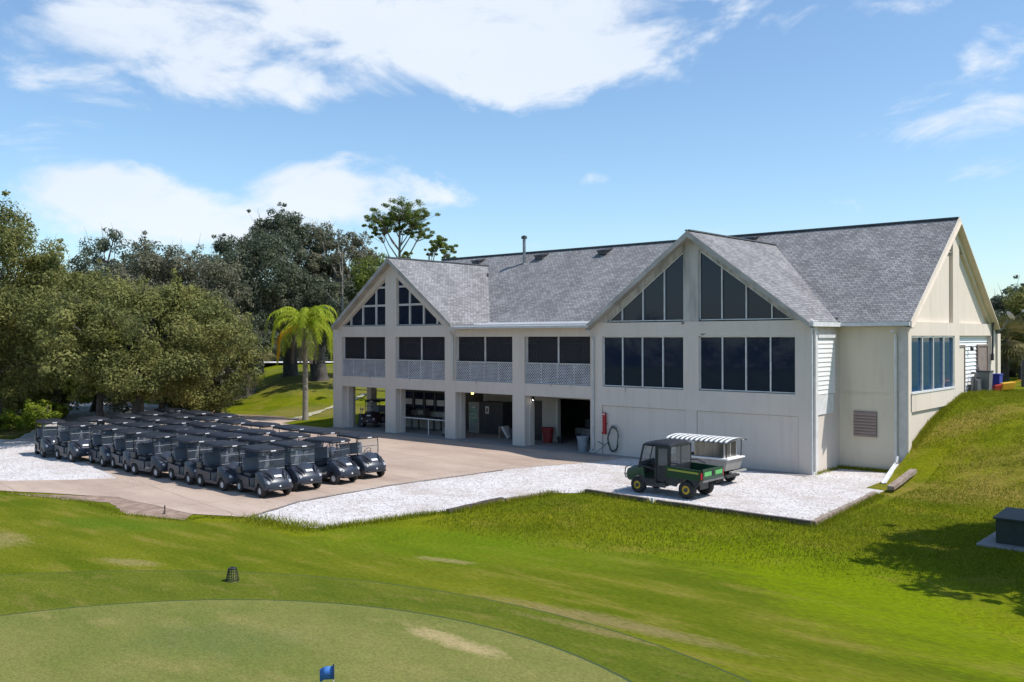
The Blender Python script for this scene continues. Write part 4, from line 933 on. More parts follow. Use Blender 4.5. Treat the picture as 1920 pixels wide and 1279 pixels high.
# ================================================================= timbers, downspout, small objects
def beam(name, p0, p1, w_, h, m, label, group=None, z=.0):
    a = Vector((p0[0], p0[1], 0)); b = Vector((p1[0], p1[1], 0)); L = (b - a).length
    mb = MB(); n = 6; rndb = random.Random(int(L * 100))
    for i in range(n):
        x0 = L * i / n; x1 = L * (i + 1) / n
    secs = [(L * i / n, rndb.uniform(-.012, .012), rndb.uniform(-.015, .012)) for i in range(n + 1)]
    for (x, dy, dz) in secs: mb.v += [(x, -w_ / 2 + dy, 0), (x, w_ / 2 + dy, 0), (x, w_ / 2 + dy, h + dz), (x, -w_ / 2 + dy, h + dz)]
    for i in range(n):
        for k in range(4): mb.f.append((i * 4 + k, i * 4 + (k + 1) % 4, i * 4 + 4 + (k + 1) % 4, i * 4 + 4 + k))
    mb.f += [(3, 2, 1, 0), (n * 4, n * 4 + 1, n * 4 + 2, n * 4 + 3)]
    o = mb.build(name, M[m]); o.location = (a.x, a.y, z); o.rotation_euler = (0, 0, math.atan2((b - a).y, (b - a).x))
    return tag(o, label, 'timber', group)
TG = 'landscape timbers edging the gravel'
beam('edging_timber', (-4.55, -9.55), (-1.75, -9.72), .16, .15, 'timber_dark', 'dark round-edged timber along the lawn in front of the utility vehicle', TG)
beam('edging_timber', (-1.35, -9.74), (1.2, -9.80), .15, .15, 'timber_dark', 'dark timber directly right of the short white marker post', TG)
beam('edging_timber', (1.25, -9.78), (4.22, -9.86), .16, .16, 'timber_dark', 'dark timber ending at the front right corner of the gravel pad', TG)
beam('edging_timber', (4.24, -9.78), (4.0, -6.6), .15, .15, 'timber_pale', 'pale weathered timber running back from the front right pad corner', TG)
beam('edging_timber', (3.98, -6.6), (3.70, -3.1), .14, .11, 'timber_pale', 'pale weathered timber behind the corner one, on the right pad edge', TG, .02)
beam('loose_timber', (4.0, -2.3), (3.75, 1.1), .24, .15, 'timber_pale', 'short thick pale timber lying loose on the bank beside the gravel', None, .12).rotation_euler[1] = R(-4)
beam('edging_timber', (-5.72, -15.6), (-5.9, -12.7), .15, .13, 'timber_dark', 'dark broken timber at the lawn edge of the long gravel strip', TG)
beam('edging_timber', (-5.75, -12.7), (-5.5, -10.4), .12, .08, 'timber_pale', 'thin grey timber between the broken timber and the pad corner', TG)
tag(MB().box(-.05, .05, -.05, .05, 0, .20).build('marker_post', M['white'], bevel=.008), 'short white marker post between two dark timbers', 'post').location = (-1.55, -9.74, 0)
ds = thing('downspout_extension', 'long white downspout chute lying down the corner by the bank', 'downspout', (2.5, YW - .5, 0))
MB().prism([(0, 0, .42), (.20, 0, .42), (.20, 0, .47), (.16, 0, .47), (.16, 0, .44), (.04, 0, .44), (.04, 0, .47), (0, 0, .47)], (.55, -3.1, -.36)).build('chute', M['white'], ds)
MB().tube([(.1, 0, .5), (.1, .12, .75)], .06, 6).build('elbow', M['white'], ds)
# red tube box and hose on the wall
rb = thing('wall_holder', 'tall narrow red holder box fixed to the pale wall above the hose', 'wall box', (-10.48, -.002, 1.02))
MB().box(-.10, .10, -.14, 0, 0, 1.05).build('case', M['red'], rb, bevel=.012)
MB().box(-.105, .105, -.155, -.14, .95, 1.0).box(-.085, -.055, -.150, -.14, .1, .9).build('case_trim', M['white'], rb)
MB().box(.10, .17, -.06, -.03, .5, .55).build('latch', M['dark_metal'], rb)
hs = thing('garden_hose', 'coiled dark green garden hose hanging on the wall beside the red box', 'hose', (-9.9, -.1, .2))
mb = MB(); pts = []
for i in range(120):
    a = i * .42; rr_ = 1 + .08 * math.sin(i * .9)
    pts.append((math.sin(a) * .30 * rr_, -.03 - .05 * math.sin(i * 1.7), .62 + math.cos(a) * .60 * rr_))
mb.tube(pts, .017, 5); mb.build('coil', M['hose'], hs, smooth=60)
MB().tube([(-.28, -.02, .5), (-.55, -.08, .2), (-.9, -.25, -.1), (-1.3, -.3, -.17), (-1.7, -.25, -.17)], .017, 5).build('loose_end', M['hose'], hs, smooth=60)
MB().tube([(0, .09, 1.25), (0, -.08, 1.22), (0, -.10, 1.32)], .02, 5).build('hook', M['dark_metal'], hs)
tap = MB().tube([(-10.9, -.02, .62), (-10.75, -.10, .60), (-10.45, -.10, .50)], .02, 5).build('wall_pipe', M['hose'], None, smooth=50); tag(tap, 'thin grey water pipe crossing low between downspout and hose', 'pipe')
# bins
def bin_(name, label, x, y, z, r0, r1, h, m):
    t = thing(name, label, 'bin', (x, y, z))
    MB().lathe([(0, .0), (r0, .0), (r1, h), (r1 * .93, h), (r0 * .9, .04), (0, .04)], 20).build('barrel', M[m], t, smooth=40)
    MB().lathe([(r1, h - .05), (r1 * 1.07, h - .05), (r1 * 1.07, h + .01), (r1 * .93, h + .01)], 20).build('rim', M[m], t, smooth=40)
    for s in (-1, 1): MB().tube([(s * r1 * 1.04, -.1, h - .12), (s * r1 * 1.22, 0, h - .14), (s * r1 * 1.04, .1, h - .12)], .015, 5).build('handle', M[m], t)
    return t
bin_('trash_bin', 'round dull red bin standing beside the dark undercroft door', -15.7, 2.0, .03, .25, .32, .82, 'red_bin')
bin_('trash_bin', 'round grey bin standing at the garage opening near the downspout', -11.92, .12, .03, .22, .30, .76, 'grey_bin')
# undercroft furniture
dk = thing('drinks_fridge', 'upright drinks fridge with green lit glass door in the undercroft', 'fridge', (-22.35, 3.5, .03), 0)
MB().box(-.42, .42, -.35, .35, 0, 1.85).build('cabinet', M['bev_white'], dk, bevel=.02)
M['fridge_glass'] = mat('fridge_glass', (.05, .16, .13), .15, (.10, .30, .24), 2.5)
gd = MB().box(-.30, .30, -.362, -.352, .62, 1.62).build('glass_door', M['fridge_glass'], dk)
f = MB()
for z in (.9, 1.15, 1.4): f.box(-.28, .28, -.368, -.363, z, z + .02)
f.box(-.18, .18, -.368, -.363, 1.50, 1.58); f.build('shelf', M['gutter'], gd)
MB().box(-.30, .30, -.362, -.352, .10, .48).build('kick_panel', M['panel_grey'], dk)
sh = thing('storage_cabinet', 'tall dark storage cabinet with a white notice beside the fridge', 'cabinet', (-20.95, 3.7, .03))
MB().box(-.95, .85, -.45, .4, 0, 1.9).build('body', mat('charcoal_panel', (.045, .05, .06), .6, (.03, .033, .04), 2), sh, bevel=.01)
MB().box(-.52, -.25, -.462, -.452, 1.2, 1.62).build('notice', M['white'], sh)
MB().box(-.45, -.32, -.468, -.463, 1.28, 1.54).build('notice_print', M['dark_metal'], sh)
MB().box(.0, .02, -.462, -.451, .05, 1.85).build('door_gap', M['black'], sh)
st = thing('cooler_stand', 'small pale tipped crate stand on the undercroft floor by the cabinet', 'crate', (-18.95, 2.3, .03))
MB().prism([(-.35, -.3, 0), (-.25, -.3, 0), (-.25, -.3, .65), (-.35, -.3, .65)], (0, .5, 0)).build('side_board', M['timber_pale'], st)
MB().prism([(-.2, -.3, .62), (-.05, -.3, .68), (.42, -.3, .06), (.28, -.3, .0)], (0, .5, 0)).build('sloped_board', M['gutter'], st)
MB().lathe([(0, 0), (.24, 0), (.30, .42), (.24, .5), (0, .5)], 12, .42, .15, .05).build('sack', M['interior'], st, smooth=60)
# railing in front of the second bay
rl = thing('pipe_railing', 'white pipe railing across the second undercroft bay', 'railing', (-25.8, .55, .03))
MB().tube([(0, 0, .92), (4.15, 0, .92)], .035, 6).build('top_rail', M['white'], rl); 
for x in (.02, 2.25, 4.13): MB().tube([(x, 0, 0), (x, 0, .92)], .03, 6).build('post', M['white'], rl)
# work bench with boxes behind the railing
wb = thing('work_bench', 'long dark work bench under the undercroft windows', 'bench', (-27.0, 2.6, .03))
MB().box(-1.9, 2.2, -.35, .35, .72, .80).build('top', M['dark_metal'], wb)
for x in (-1.8, .1, 2.1):
    for y in (-.3, .3): MB().box(x - .04, x + .04, y - .04, y + .04, 0, .72).build('leg', M['dark_metal'], wb)
def crate(x, w_, d, h, m, label):
    t = thing('equipment_case', label, 'case', (x, 2.6, .83)); MB().box(-w_ / 2, w_ / 2, -d / 2, d / 2, 0, h).build('case_body', M[m], t, bevel=.03)
    MB().box(-w_ * .3, w_ * .3, -d / 2 - .02, -d / 2, h * .3, h * .8).build('front_label', M['panel_grey'], t)
    MB().tube([(-.12, 0, h), (-.1, 0, h + .08), (.1, 0, h + .08), (.12, 0, h)], .015, 5).build('handle', M['black'], t); return t
crate(-28.0, .95, .5, .42, 'black', 'black equipment case on the bench left of the screen-like box')
crate(-26.2, .8, .4, .5, 'interior', 'dark case with a large grey label on the right of the bench')
def golf_bag(x, y, z, rz, label, body, trim, lean=10):
    t = thing('golf_bag', label, 'golf bag', (x, y, z), rz)
    e = bpy.data.objects
    b = MB().lathe([(0, 0), (.15, 0), (.16, .2), (.14, .6), (.17, .85), (.13, .86), (0, .80)], 14); o = b.build('bag_body', M[body], t, smooth=50); o.rotation_euler = (0, R(lean), 0)
    p = MB().prism([(-.10, -.19, .15), (.10, -.19, .15), (.08, -.17, .55), (-.08, -.17, .55)], (0, .03, 0)).build('side_pocket', M[trim], t); p.rotation_euler = (0, R(lean), 0)
    rb_ = random.Random(3)
    for k in range(6):
        a = k * 1.05; q = MB().tube([(.05 * math.cos(a), .05 * math.sin(a), .8), (.09 * math.cos(a), .09 * math.sin(a), 1.08 + .05 * (k % 3))], .008, 5)
        q.lathe([(0, 0), (.03, .01), (.035, .06), (0, .1)], 8, .09 * math.cos(a), .09 * math.sin(a), 1.06 + .05 * (k % 3)); q = q.build('golf_club', M['grey_metal'], t); q.rotation_euler = (0, R(lean), 0)
    for s in (-1, 1): MB().tube([(.12, s * .08, .75), (.42, s * .22, .02)], .010, 5).build('stand_leg', M['dark_metal'], t)
    return t
golf_bag(-30.35, 1.0, .03, 1.9, 'black and white golf bag on its stand in the open left bay', 'black', 'white')
golf_bag(-22.4, .75, .03, .3, 'grey golf bag leaning on the white railing', 'interior', 'panel_grey', 14)
# lamps the photo shows lit
def emis(name, col, s):
    m = bpy.data.materials.new(name); m.use_nodes = True; b = m.node_tree.nodes['Principled BSDF']; b.inputs['Emission Color'].default_value = (*col, 1); b.inputs['Emission Strength'].default_value = s; b.inputs['Base Color'].default_value = (*col, 1); return m
M['warm_lamp'] = emis('warm_lamp', (1, .55, .12), 7); M['cool_lamp'] = emis('cool_lamp', (1, 1, .98), 6)
lp = thing('ceiling_lamp', 'warm orange lit lamp above the drinks fridge', 'lamp', (-21.35, 2.0, 2.42))
MB().lathe([(0, 0), (.07, .03), (.08, .08), (.05, .13), (0, .15)], 12).build('bulb', M['warm_lamp'], lp, smooth=60)
MB().lathe([(.0, .15), (.04, .15), (.04, .50), (0, .50)], 8).build('lamp_stem', M['dark_metal'], lp)
lp = thing('flood_light', 'twin head flood light with white bulbs in the fourth bay', 'lamp', (-15.55, .6, 2.52))
MB().box(-.06, .06, -.03, .03, 0, .16).build('junction_box', M['dark_metal'], lp)
for sx in (-.13, .15):
    h = MB().lathe([(0, 0), (.05, .01), (.09, .14), (.0, .10)], 12).build('lamp_head', M['dark_metal'], lp, smooth=40); h.location = (sx, -.06, 0); h.rotation_euler = (R(130), 0, R(-30))
    q = MB().lathe([(0, .125), (.06, .12), (0, .15)], 12).build('bulb', M['cool_lamp'], h, smooth=60)
# garage contents (fourth bay)
gm = thing('bench_mower', 'dark maintenance machine parked inside the garage opening', 'machine', (-14.0, 4.0, .03))
MB().box(-1.0, 1.0, -.5, .5, .35, .75).build('deck', M['grey_metal'], gm, bevel=.04)
MB().box(-.4, .7, -.4, .4, .75, 1.25).build('engine_cover', M['softtop'], gm, bevel=.05)
MB().tube([(.7, 0, 1.1), (1.0, 0, 1.6)], .03, 6).build('lever', M['black'], gm)
for sx in (-.7, .7):
    for sy in (-.45, .45): wheel(gm, sx, sy, .22, .15, 1 if sy > 0 else -1, 'panel_grey')
bk = bin_('bucket', 'small black bucket on the floor left of the garage opening', -15.0, 2.2, .03, .14, .18, .34, 'black'); bk['category'] = 'bucket'

# ================================================================= lawn objects
bs = thing('wire_basket', 'small black wire basket standing upside down on the lawn', 'basket', (-3.59, -24.92, .01))
mb = MB()
for k in range(18):
    a = 2 * math.pi * k / 18; mb.tube([(.155 * math.cos(a), .155 * math.sin(a), 0), (.095 * math.cos(a), .095 * math.sin(a), .30)], .006, 4)
for h_ in (0, .06, .12, .18, .24, .30):
    r_ = .155 - .2 * h_; mb.tube([(r_ * math.cos(2 * math.pi * k / 18), r_ * math.sin(2 * math.pi * k / 18), h_) for k in range(19)], .007, 4, cap=False)
mb.build('wire_mesh', M['black'], bs)
MB().lathe([(0, .30), (.095, .30), (.095, .31), (0, .315)], 18).build('base_plate', M['black'], bs)
MB().tube([(.09, 0, .30), (0, 0, .34), (-.09, 0, .30)], .006, 5).build('handle', M['black'], bs)
fl_ = thing('practice_flag', 'small blue flag on a short white stick on the putting green', 'flag', (4.56, -28.27, .016))
MB().tube([(0, 0, 0), (0, 0, .80)], .008, 6).build('stick', M['white'], fl_)
M['blue_flag'] = mat('blue_cloth', (.05, .20, .55), .7, (.03, .12, .38), 12)
mb = MB(); nn = 8
for i in range(nn + 1):
    x = -.22 * i / nn
    for z in (0, 1): mb.v.append((x * .753, x * .658 + .02 * math.sin(i * 1.1), .79 - .20 * (1 - z) - .05 * (i / nn) ** 1.5 - .01 * math.sin(i)))
for i in range(nn): mb.f.append((i * 2, i * 2 + 1, i * 2 + 3, i * 2 + 2))
o = mb.build('flag_cloth', M['blue_flag'], fl_, smooth=80); so = o.modifiers.new('thickness', 'SOLIDIFY'); so.thickness = .003
MB().tube([(0, 0, .58), (0, 0, .81)], .013, 6).build('flag_sleeve', mat('navy_sleeve', (.02, .04, .12), .6), fl_)
sk = MB().tube([(0, 0, 0), (.01, 0, .28)], .025, 5).tube([(-.25, .1, .02), (-.1, .02, .05), (0, 0, .02)], [.01, .02, .02], 5).build('stump_stake', M['timber_dark']); sk.location = (-12.6, -21.8, .02); tag(sk, 'short dark stake with a twig on the bare dirt patch', 'stake')
# transformer box on its pad
tb = thing('utility_box', 'dark green metal utility box on a concrete pad in the tree shade', 'utility box', (9.9, -8.5, .0), R(0))
M['box_green'] = mat('box_green', (.022, .034, .026), .55, (.014, .024, .018), 4)
mb = MB(); mb.box(-.75, .75, -.62, .75, .08, .76); mb.build('housing', M['box_green'], tb, bevel=.015)
MB().prism([(-.80, -.72, .75), (.80, -.72, .75), (.80, .80, .82), (-.80, .80, .82)], (0, 0, .05)).build('lid', M['box_green'], tb, bevel=.01)
MB().box(-1.15, 1.4, -1.0, 1.0, 0, .08).build('pad', M['floor'], tb, bevel=.01)
MB().box(-.765, -.752, -.35, -.12, .45, .68).box(-.765, -.752, .1, .26, .5, .68).build('warning_plate', M['plate'], tb)
MB().box(.0, .03, -.635, -.622, .15, .74).build('door_seam', M['black'], tb)

# ================================================================= things by the east wall
wbn = thing('wheelie_bin', 'tall grey wheeled bin standing by the brown east door', 'bin', (3.3, 13.35, 2.98))
mb = MB(); mb.v += [(-.25, -.28, .05), (.25, -.28, .05), (.25, .28, .05), (-.25, .28, .05), (-.30, -.34, 1.0), (.30, -.34, 1.0), (.30, .34, 1.0), (-.30, .34, 1.0)]
mb.f += [(0, 3, 2, 1), (4, 5, 6, 7), (0, 1, 5, 4), (1, 2, 6, 5), (2, 3, 7, 6), (3, 0, 4, 7)]; mb.build('bin_body', mat('bin_grey', (.16, .165, .17), .5), wbn, bevel=.02)
MB().box(-.33, .33, -.37, .38, 1.0, 1.07).build('lid', M['dark_metal'], wbn, bevel=.02)
for sx in (-.26, .26): MB().lathe([(0, sx - .03), (.1, sx - .03), (.1, sx + .03), (0, sx + .03)], 12, 0, .3, .10, 'x').build('wheel', M['rubber'], wbn)
bb = thing('wheelie_bin', 'blue wheeled bin half hidden behind the grey one', 'bin', (3.5, 14.5, 2.98))
M['blue_plastic'] = mat('blue_plastic', (.02, .035, .28), .5)
MB().box(-.27, .27, -.3, .3, .05, .82).build('bin_body', M['blue_plastic'], bb, bevel=.03); MB().box(-.3, .3, -.33, .33, .82, .88).build('lid', M['blue_plastic'], bb, bevel=.02)
for sx in (-.26, .26): MB().lathe([(0, sx - .03), (.1, sx - .03), (.1, sx + .03), (0, sx + .03)], 12, 0, .3, .10, 'x').build('wheel', M['rubber'], bb)
M['yellow_plastic'] = mat('yellow_plastic', (.85, .46, .015), .5, (.7, .34, .01), 6); M['red_plastic'] = mat('red_plastic', (.55, .06, .02), .5)
wc = thing('wet_floor_cart', 'yellow and red plastic mop bucket tipped over on the bank top', 'mop bucket', (4.05, 14.3, 3.0), R(30))
mb = MB(); mb.prism([(-.30, -.25, .05), (.30, -.25, .12), (.38, -.25, .48), (-.22, -.25, .40)], (0, .5, 0)); mb.build('tub', M['yellow_plastic'], wc, bevel=.03)
MB().prism([(-.62, -.22, .02), (-.30, -.22, .02), (-.24, -.22, .36), (-.55, -.22, .28)], (0, .44, 0)).build('wringer', M['red_plastic'], wc, bevel=.02)
MB().tube([(.3, -.22, .4), (.62, -.22, .55), (.62, .22, .55), (.3, .22, .4)], .02, 5).build('handle', M['yellow_plastic'], wc)
yt = thing('yellow_chock', 'low crumpled yellow plastic stand beside the mop bucket', 'stand', (4.9, 16.2, 3.05), R(-20))
MB().prism([(-.4, -.2, 0), (.4, -.2, 0), (.12, -.2, .30), (-.12, -.2, .30)], (0, .4, 0)).build('base', M['yellow_plastic'], yt, bevel=.03)
MB().tube([(-.3, 0, .2), (.1, .1, .42), (.45, 0, .2)], .05, 6).build('hoop', M['yellow_plastic'], yt)
pl = thing('water_crate', 'stack of clear wrapped bottles behind the bank crest', 'crate', (5.0, 21.6, 3.05))
mb = MB()
for i in range(5):
    for j in range(3):
        mb.lathe([(0, 0), (.13, 0), (.14, .42), (.06, .52), (0, .52)], 10, -.6 + .3 * i, -.3 + .3 * j, .0)
        mb.lathe([(0, 0), (.13, 0), (.14, .40), (.06, .48), (0, .48)], 10, -.6 + .3 * i, -.3 + .3 * j, .53)
mb.build('bottles', mat('clear_plastic', (.42, .46, .52), .25, (.3, .34, .4), 5), pl, smooth=50); MB().box(-.8, .8, -.5, .5, -.12, -.005).build('pallet', M['timber_pale'], pl)
cb = thing('gas_meter', 'grey utility riser and pipes on the white siding', 'meter', (XR + .15, 12.6, 3.0))
MB().box(-.16, .16, -.35, .35, .0, .62).build('cabinet', M['grey_metal'], cb, bevel=.02)
MB().tube([(0, -.5, 0), (.05, -.5, .7), (0, -.1, .95), (-.2, -.1, .95)], .05, 6).build('pipe', M['dark_metal'], cb, smooth=50)
MB().tube([(0, .5, .9), (.02, .3, 1.25), (-.2, .3, 1.3)], .03, 6).build('pipe', M['grey_metal'], cb, smooth=50)
wl_ = thing('wall_lamp', 'small dark wall lamp on the white siding', 'lamp', (XR - .10, 12.4, 5.15))
MB().lathe([(0, -.12), (.07, -.10), (.09, .05), (.03, .12), (0, .13)], 10, .1, 0, 0).build('lamp_shade', M['black'], wl_, smooth=50); MB().tube([(-.05, 0, .1), (.1, 0, .12)], .02, 5).build('bracket', M['black'], wl_)
cn = MB().tube([(0, 0, -.6), (0, .03, .2), (.02, 0, 1.15), (.08, .1, 1.5)], .05, 6).box(-.06, .06, -.1, .1, -.7, -.35).build('service_conduit', M['dark_metal'], None, smooth=50); cn.location = (XR + .07, 15.95, 5.2); tag(cn, 'dark electric service conduit at the back corner of the east wall', 'conduit')
sdh = thing('satellite_dish', 'pale grey satellite dish on a bent arm at the back corner of the roof', 'satellite dish', (3.3, 16.9, 6.2))
MB().tube([(-.3, -.2, -.3), (0, 0, -.05), (.25, .0, .45)], .035, 6).build('mast', M['grey_metal'], sdh, smooth=50)
d = MB().lathe([(0, 0), (.16, .02), (.27, .07), (.29, .08), (.27, .05), (.16, 0), (0, -.02)], 20).build('dish', M['gutter'], sdh, smooth=60); d.location = (.32, .0, .62); d.rotation_euler = Vector((.62, .50, .60)).to_track_quat('Z', 'Y').to_euler()
MB().tube([(.30, 0, .35), (.85, .0, .75), (.95, 0, .88)], .02, 5).build('feed_arm', M['grey_metal'], sdh)
MB().box(.90, 1.02, -.06, .06, .84, .96).build('receiver', M['gutter'], sdh)
for i, (x, y, h_) in enumerate(((3.9, 19.0, 1.5), (4.3, 20.2, 1.3))):
    t = thing('gas_cylinder', ['tall dark post-like cylinder behind the back corner', 'shorter grey cylinder with a white cap further back'][i], 'cylinder', (x, y, 3.0))
    MB().lathe([(0, 0), (.2, 0), (.2, h_ - .2), (.08, h_), (0, h_)], 14).build('tank', M['dark_metal' if i == 0 else 'grey_metal'], t, smooth=50)
    MB().lathe([(0, h_), (.10, h_), (.12, h_ + .1), (0, h_ + .1)], 10).build('cap', M['white' if i else 'dark_metal'], t, smooth=50)
# ================================================================= foliage
NP = np.random.default_rng(7)
def leaves(name, centers, radii, nper, size, m, parent=None, flat=.75, hollow=.55, aspect=.55, droop=0.0, rng=None):
    """one mesh of many small leaf faces scattered through clumps"""
    rng = rng or NP
    cen = np.repeat(np.asarray(centers, float), nper, axis=0); rad = np.repeat(np.asarray(radii, float), nper)
    n = len(cen)
    d = rng.normal(size=(n, 3)); d /= np.linalg.norm(d, axis=1)[:, None]
    r = (hollow + (1 - hollow) * rng.random(n) ** .6) * rad * rng.uniform(.85, 1.12, n)
    p = cen + d * r[:, None] * np.array([1, 1, flat]); p[:, 2] -= droop * rng.random(n) ** 2 * rad
    nr = d * 1.15 + rng.normal(size=(n, 3)) * .55 + np.array([0, 0, .35]); nr /= np.linalg.norm(nr, axis=1)[:, None]
    a = np.cross(nr, rng.normal(size=(n, 3))); a /= np.linalg.norm(a, axis=1)[:, None]; b = np.cross(nr, a)
    s = size * rng.uniform(.55, 1.3, n)
    a *= s[:, None]; b *= (s * aspect)[:, None]
    v = np.stack([p - a, p - b * .9 + a * .1, p + a, p + b * .9 + a * .1], axis=1).reshape(-1, 3)
    me = bpy.data.meshes.new(name); me.vertices.add(4 * n); me.vertices.foreach_set('co', v.astype(np.float32).ravel())
    me.loops.add(4 * n); me.loops.foreach_set('vertex_index', np.arange(4 * n, dtype=np.int32))
    me.polygons.add(n); me.polygons.foreach_set('loop_start', np.arange(0, 4 * n, 4, dtype=np.int32)); me.polygons.foreach_set('loop_total', np.full(n, 4, np.int32))
    me.update(); me.validate(); me.materials.append(m)
    o = bpy.data.objects.new(name, me); C.objects.link(o)
    if parent is not None: o.parent = parent
    return o
def oak(name, label, x, y, z, h, rx, ry, z0, nclump, nper, leaf, cr, lm, bm_, seed, trunk_r=.5, group=None, cat='tree', lean=(0, 0), topbias=.0, limbs=9, droop=.35, shape=1.0, cfrac=.5):
    """broad tree: trunk, limbs reaching to the clumps, crown of leaf clumps in an uneven ellipsoid shell"""
    rg = np.random.default_rng(seed); rd = random.Random(seed)
    t = thing(name, label, cat, (x, y, z), 0, group)
    zc = z0 + (h - z0) * cfrac; rz_ = h - zc
    cen = []; rad = []
    nl = max(7, int(nclump / 9)); R0 = min(rx, ry, rz_ + .5); lobes = []
    for q in range(nl):
        d = rg.normal(size=3); d /= np.linalg.norm(d); k = rg.uniform(.45, .82)
        lobes.append((np.array([d[0] * rx * k, d[1] * ry * k, zc + d[2] * k * (rz_ if d[2] > 0 else zc - z0)]), R0 * rg.uniform(.22, .42)))
    dirs = [(rg.normal(size=3), rg.uniform(.78, 1.04)) for _ in range(14)]; dirs = [(v / np.linalg.norm(v), s) for v, s in dirs]
    while len(cen) < nclump:
        d = rg.normal(size=3); d /= np.linalg.norm(d); u01 = rg.random()
        if u01 < .50:
            k = 1.0
            for (v, s) in dirs: k += (s - .95) * 1.1 * max(0, float(d @ v)) ** 6
            rr_ = k * rg.uniform(.30, 1.0) ** .45; p = np.array([d[0] * rx * rr_, d[1] * ry * rr_, zc + d[2] * rr_ * (rz_ if d[2] > 0 else zc - z0)])
        else:
            lc, lr = lobes[rg.integers(nl)]; p = lc + d * lr * np.array([1.1, 1.1, .8]) * rg.uniform(.6, 1.05)
        if p[2] < z0 - .3: continue
        cen.append(p); rad.append(cr * rg.uniform(.45, 1.0))
    ncore = len(cen)
    for q in range(int(nclump * .9)):                                    # sprays of twigs that break the outline
        b0 = cen[rg.integers(ncore)]; o0 = b0 - np.array([0, 0, zc]); o0 = o0 / (np.linalg.norm(o0) + .01)
        cen.append(b0 + o0 * cr * rg.uniform(.35, .85) + rg.normal(size=3) * .28 * cr); rad.append(cr * rg.uniform(.16, .36))
    cnt = np.concatenate([np.full(ncore, nper), np.full(len(cen) - ncore, max(14, nper // 9))]).astype(int)
    nper = cnt
    leaves('crown', cen, rad, nper, leaf, lm, t, droop=droop, rng=rg)
    tr = MB(); ncen = ncore; base = Vector((0, 0, -.3)); fork = Vector((lean[0], lean[1], z0 + (zc - z0) * .25 + .5))
    mid = base.lerp(fork, .5) + Vector((rd.uniform(-.3, .3), rd.uniform(-.3, .3), 0))
    tr.tube([base, base + Vector((0, 0, .5)), mid, fork], [trunk_r * 1.45, trunk_r * 1.05, trunk_r * .9, trunk_r * .8], 10, jit=.08)
    for q in range(int(ncore * .45)):                                     # fine pale branches showing between the leaves
        a_ = Vector(cen[rg.integers(ncore)]); b_ = a_ + (a_ - fork).normalized() * cr * rd.uniform(.5, 1.5) + Vector((rd.uniform(-.4, .4), rd.uniform(-.4, .4), rd.uniform(-.2, .5))) * cr
        tr.tube([a_.lerp(fork, .25), a_, b_], [.035, .022, .006], 3, cap=False)
    idx = rg.choice(ncore, min(limbs, ncore), replace=False)
    for i in idx:
        e = Vector(cen[i]); m1 = fork.lerp(e, .35) + Vector((rd.uniform(-.5, .5), rd.uniform(-.5, .5), (e - fork).length * .10))
        m2 = fork.lerp(e, .7) + Vector((rd.uniform(-.6, .6), rd.uniform(-.6, .6), (e - fork).length * .08))
        tr.tube([fork - Vector((0, 0, .3)), m1, m2, e], [trunk_r * .5, trunk_r * .34, trunk_r * .2, .03], 6)
        for _ in range(3):
            j = min(range(len(cen)), key=lambda q: (Vector(cen[q]) - m2).length + rd.uniform(0, 3))
            e2 = Vector(cen[j]); tr.tube([m2, m2.lerp(e2, .5) + Vector((rd.uniform(-.3, .3), rd.uniform(-.3, .3), .2)), e2], [trunk_r * .18, .05, .02], 5)
    tr.build('trunk', bm_, t, smooth=60)
    return t
LM = {
 'oak': leafmat('oak_leaves', (.080, .105, .030), (.225, .230, .065), (.36, .34, .13), .40, .38),
 'oak_dark': leafmat('dark_oak_leaves', (.050, .072, .038), (.110, .132, .070), (.25, .26, .20), .35, .3),
 'oak_bright': leafmat('bright_leaves', (.15, .20, .030), (.23, .29, .040), (.32, .36, .08), .4, .4),
 'grey': leafmat('mossy_leaves', (.095, .100, .052), (.165, .160, .095), (.29, .28, .21), .35, .3),
 'pine': leafmat('pine_needles', (.07, .12, .025), (.15, .20, .035), (.26, .28, .07), .35, .5),
 'palm': leafmat('palm_fronds', (.20, .31, .020), (.38, .46, .03), (.58, .56, .06), .45, .6),
 'palm_yellow': leafmat('yellow_frond', (.85, .50, .02), (.85, .38, .02), (.9, .6, .1), .4, 1),
 'dead': leafmat('dead_frond', (.22, .18, .14), (.15, .12, .10), (.33, .29, .24), .15, 1),
 'sabal': leafmat('fan_palm_leaves', (.10, .10, .03), (.20, .17, .06), (.32, .27, .13), .25, .8),
 'bush': leafmat('bush_leaves', (.20, .29, .025), (.30, .38, .04), (.40, .44, .08), .45, .5),
}
TGp = 'live oaks along the left side of the grounds'
# big spreading oaks beside the cart yard
def T(u, D, z, *a, **k):
    p = at(u, D, z); z = max(0, ground_z(p.x, p.y)) if ground_z(p.x, p.y) > -.2 else 0
    return oak(k.pop('name', 'oak_tree'), a[0], p.x, p.y, z, *a[1:], **k)
T(258, 54.5, .0, 'broad olive green oak spreading low over the cart yard', 9.6, 6.2, 6.6, 2.5, 250, 390, .098, 1.15, LM['oak'], M['bark'], 21, trunk_r=.35, group=TGp, limbs=12, cfrac=.42)
T(110, 66, .2, 'oak with a tall rounded crown behind the left end of the yard', 12.0, 5.4, 5.6, .9, 210, 350, .105, 1.2, LM['oak'], M['bark'], 22, trunk_r=.4, group=TGp, cfrac=.5)
T(-25, 54, .2, 'tall oak cut off by the left edge of the picture', 14.3, 4.8, 5.5, 1.7, 240, 380, .098, 1.15, LM['oak'], M['bark'], 23, trunk_r=.5, group=TGp, limbs=12)
T(368, 66, .3, 'oak with drooping brownish foliage at the right end of the low oaks', 8.4, 3.7, 4.4, .7, 130, 380, .10, 1.0, LM['oak'], M['bark'], 24, trunk_r=.28, group=TGp, cfrac=.4, droop=.6)
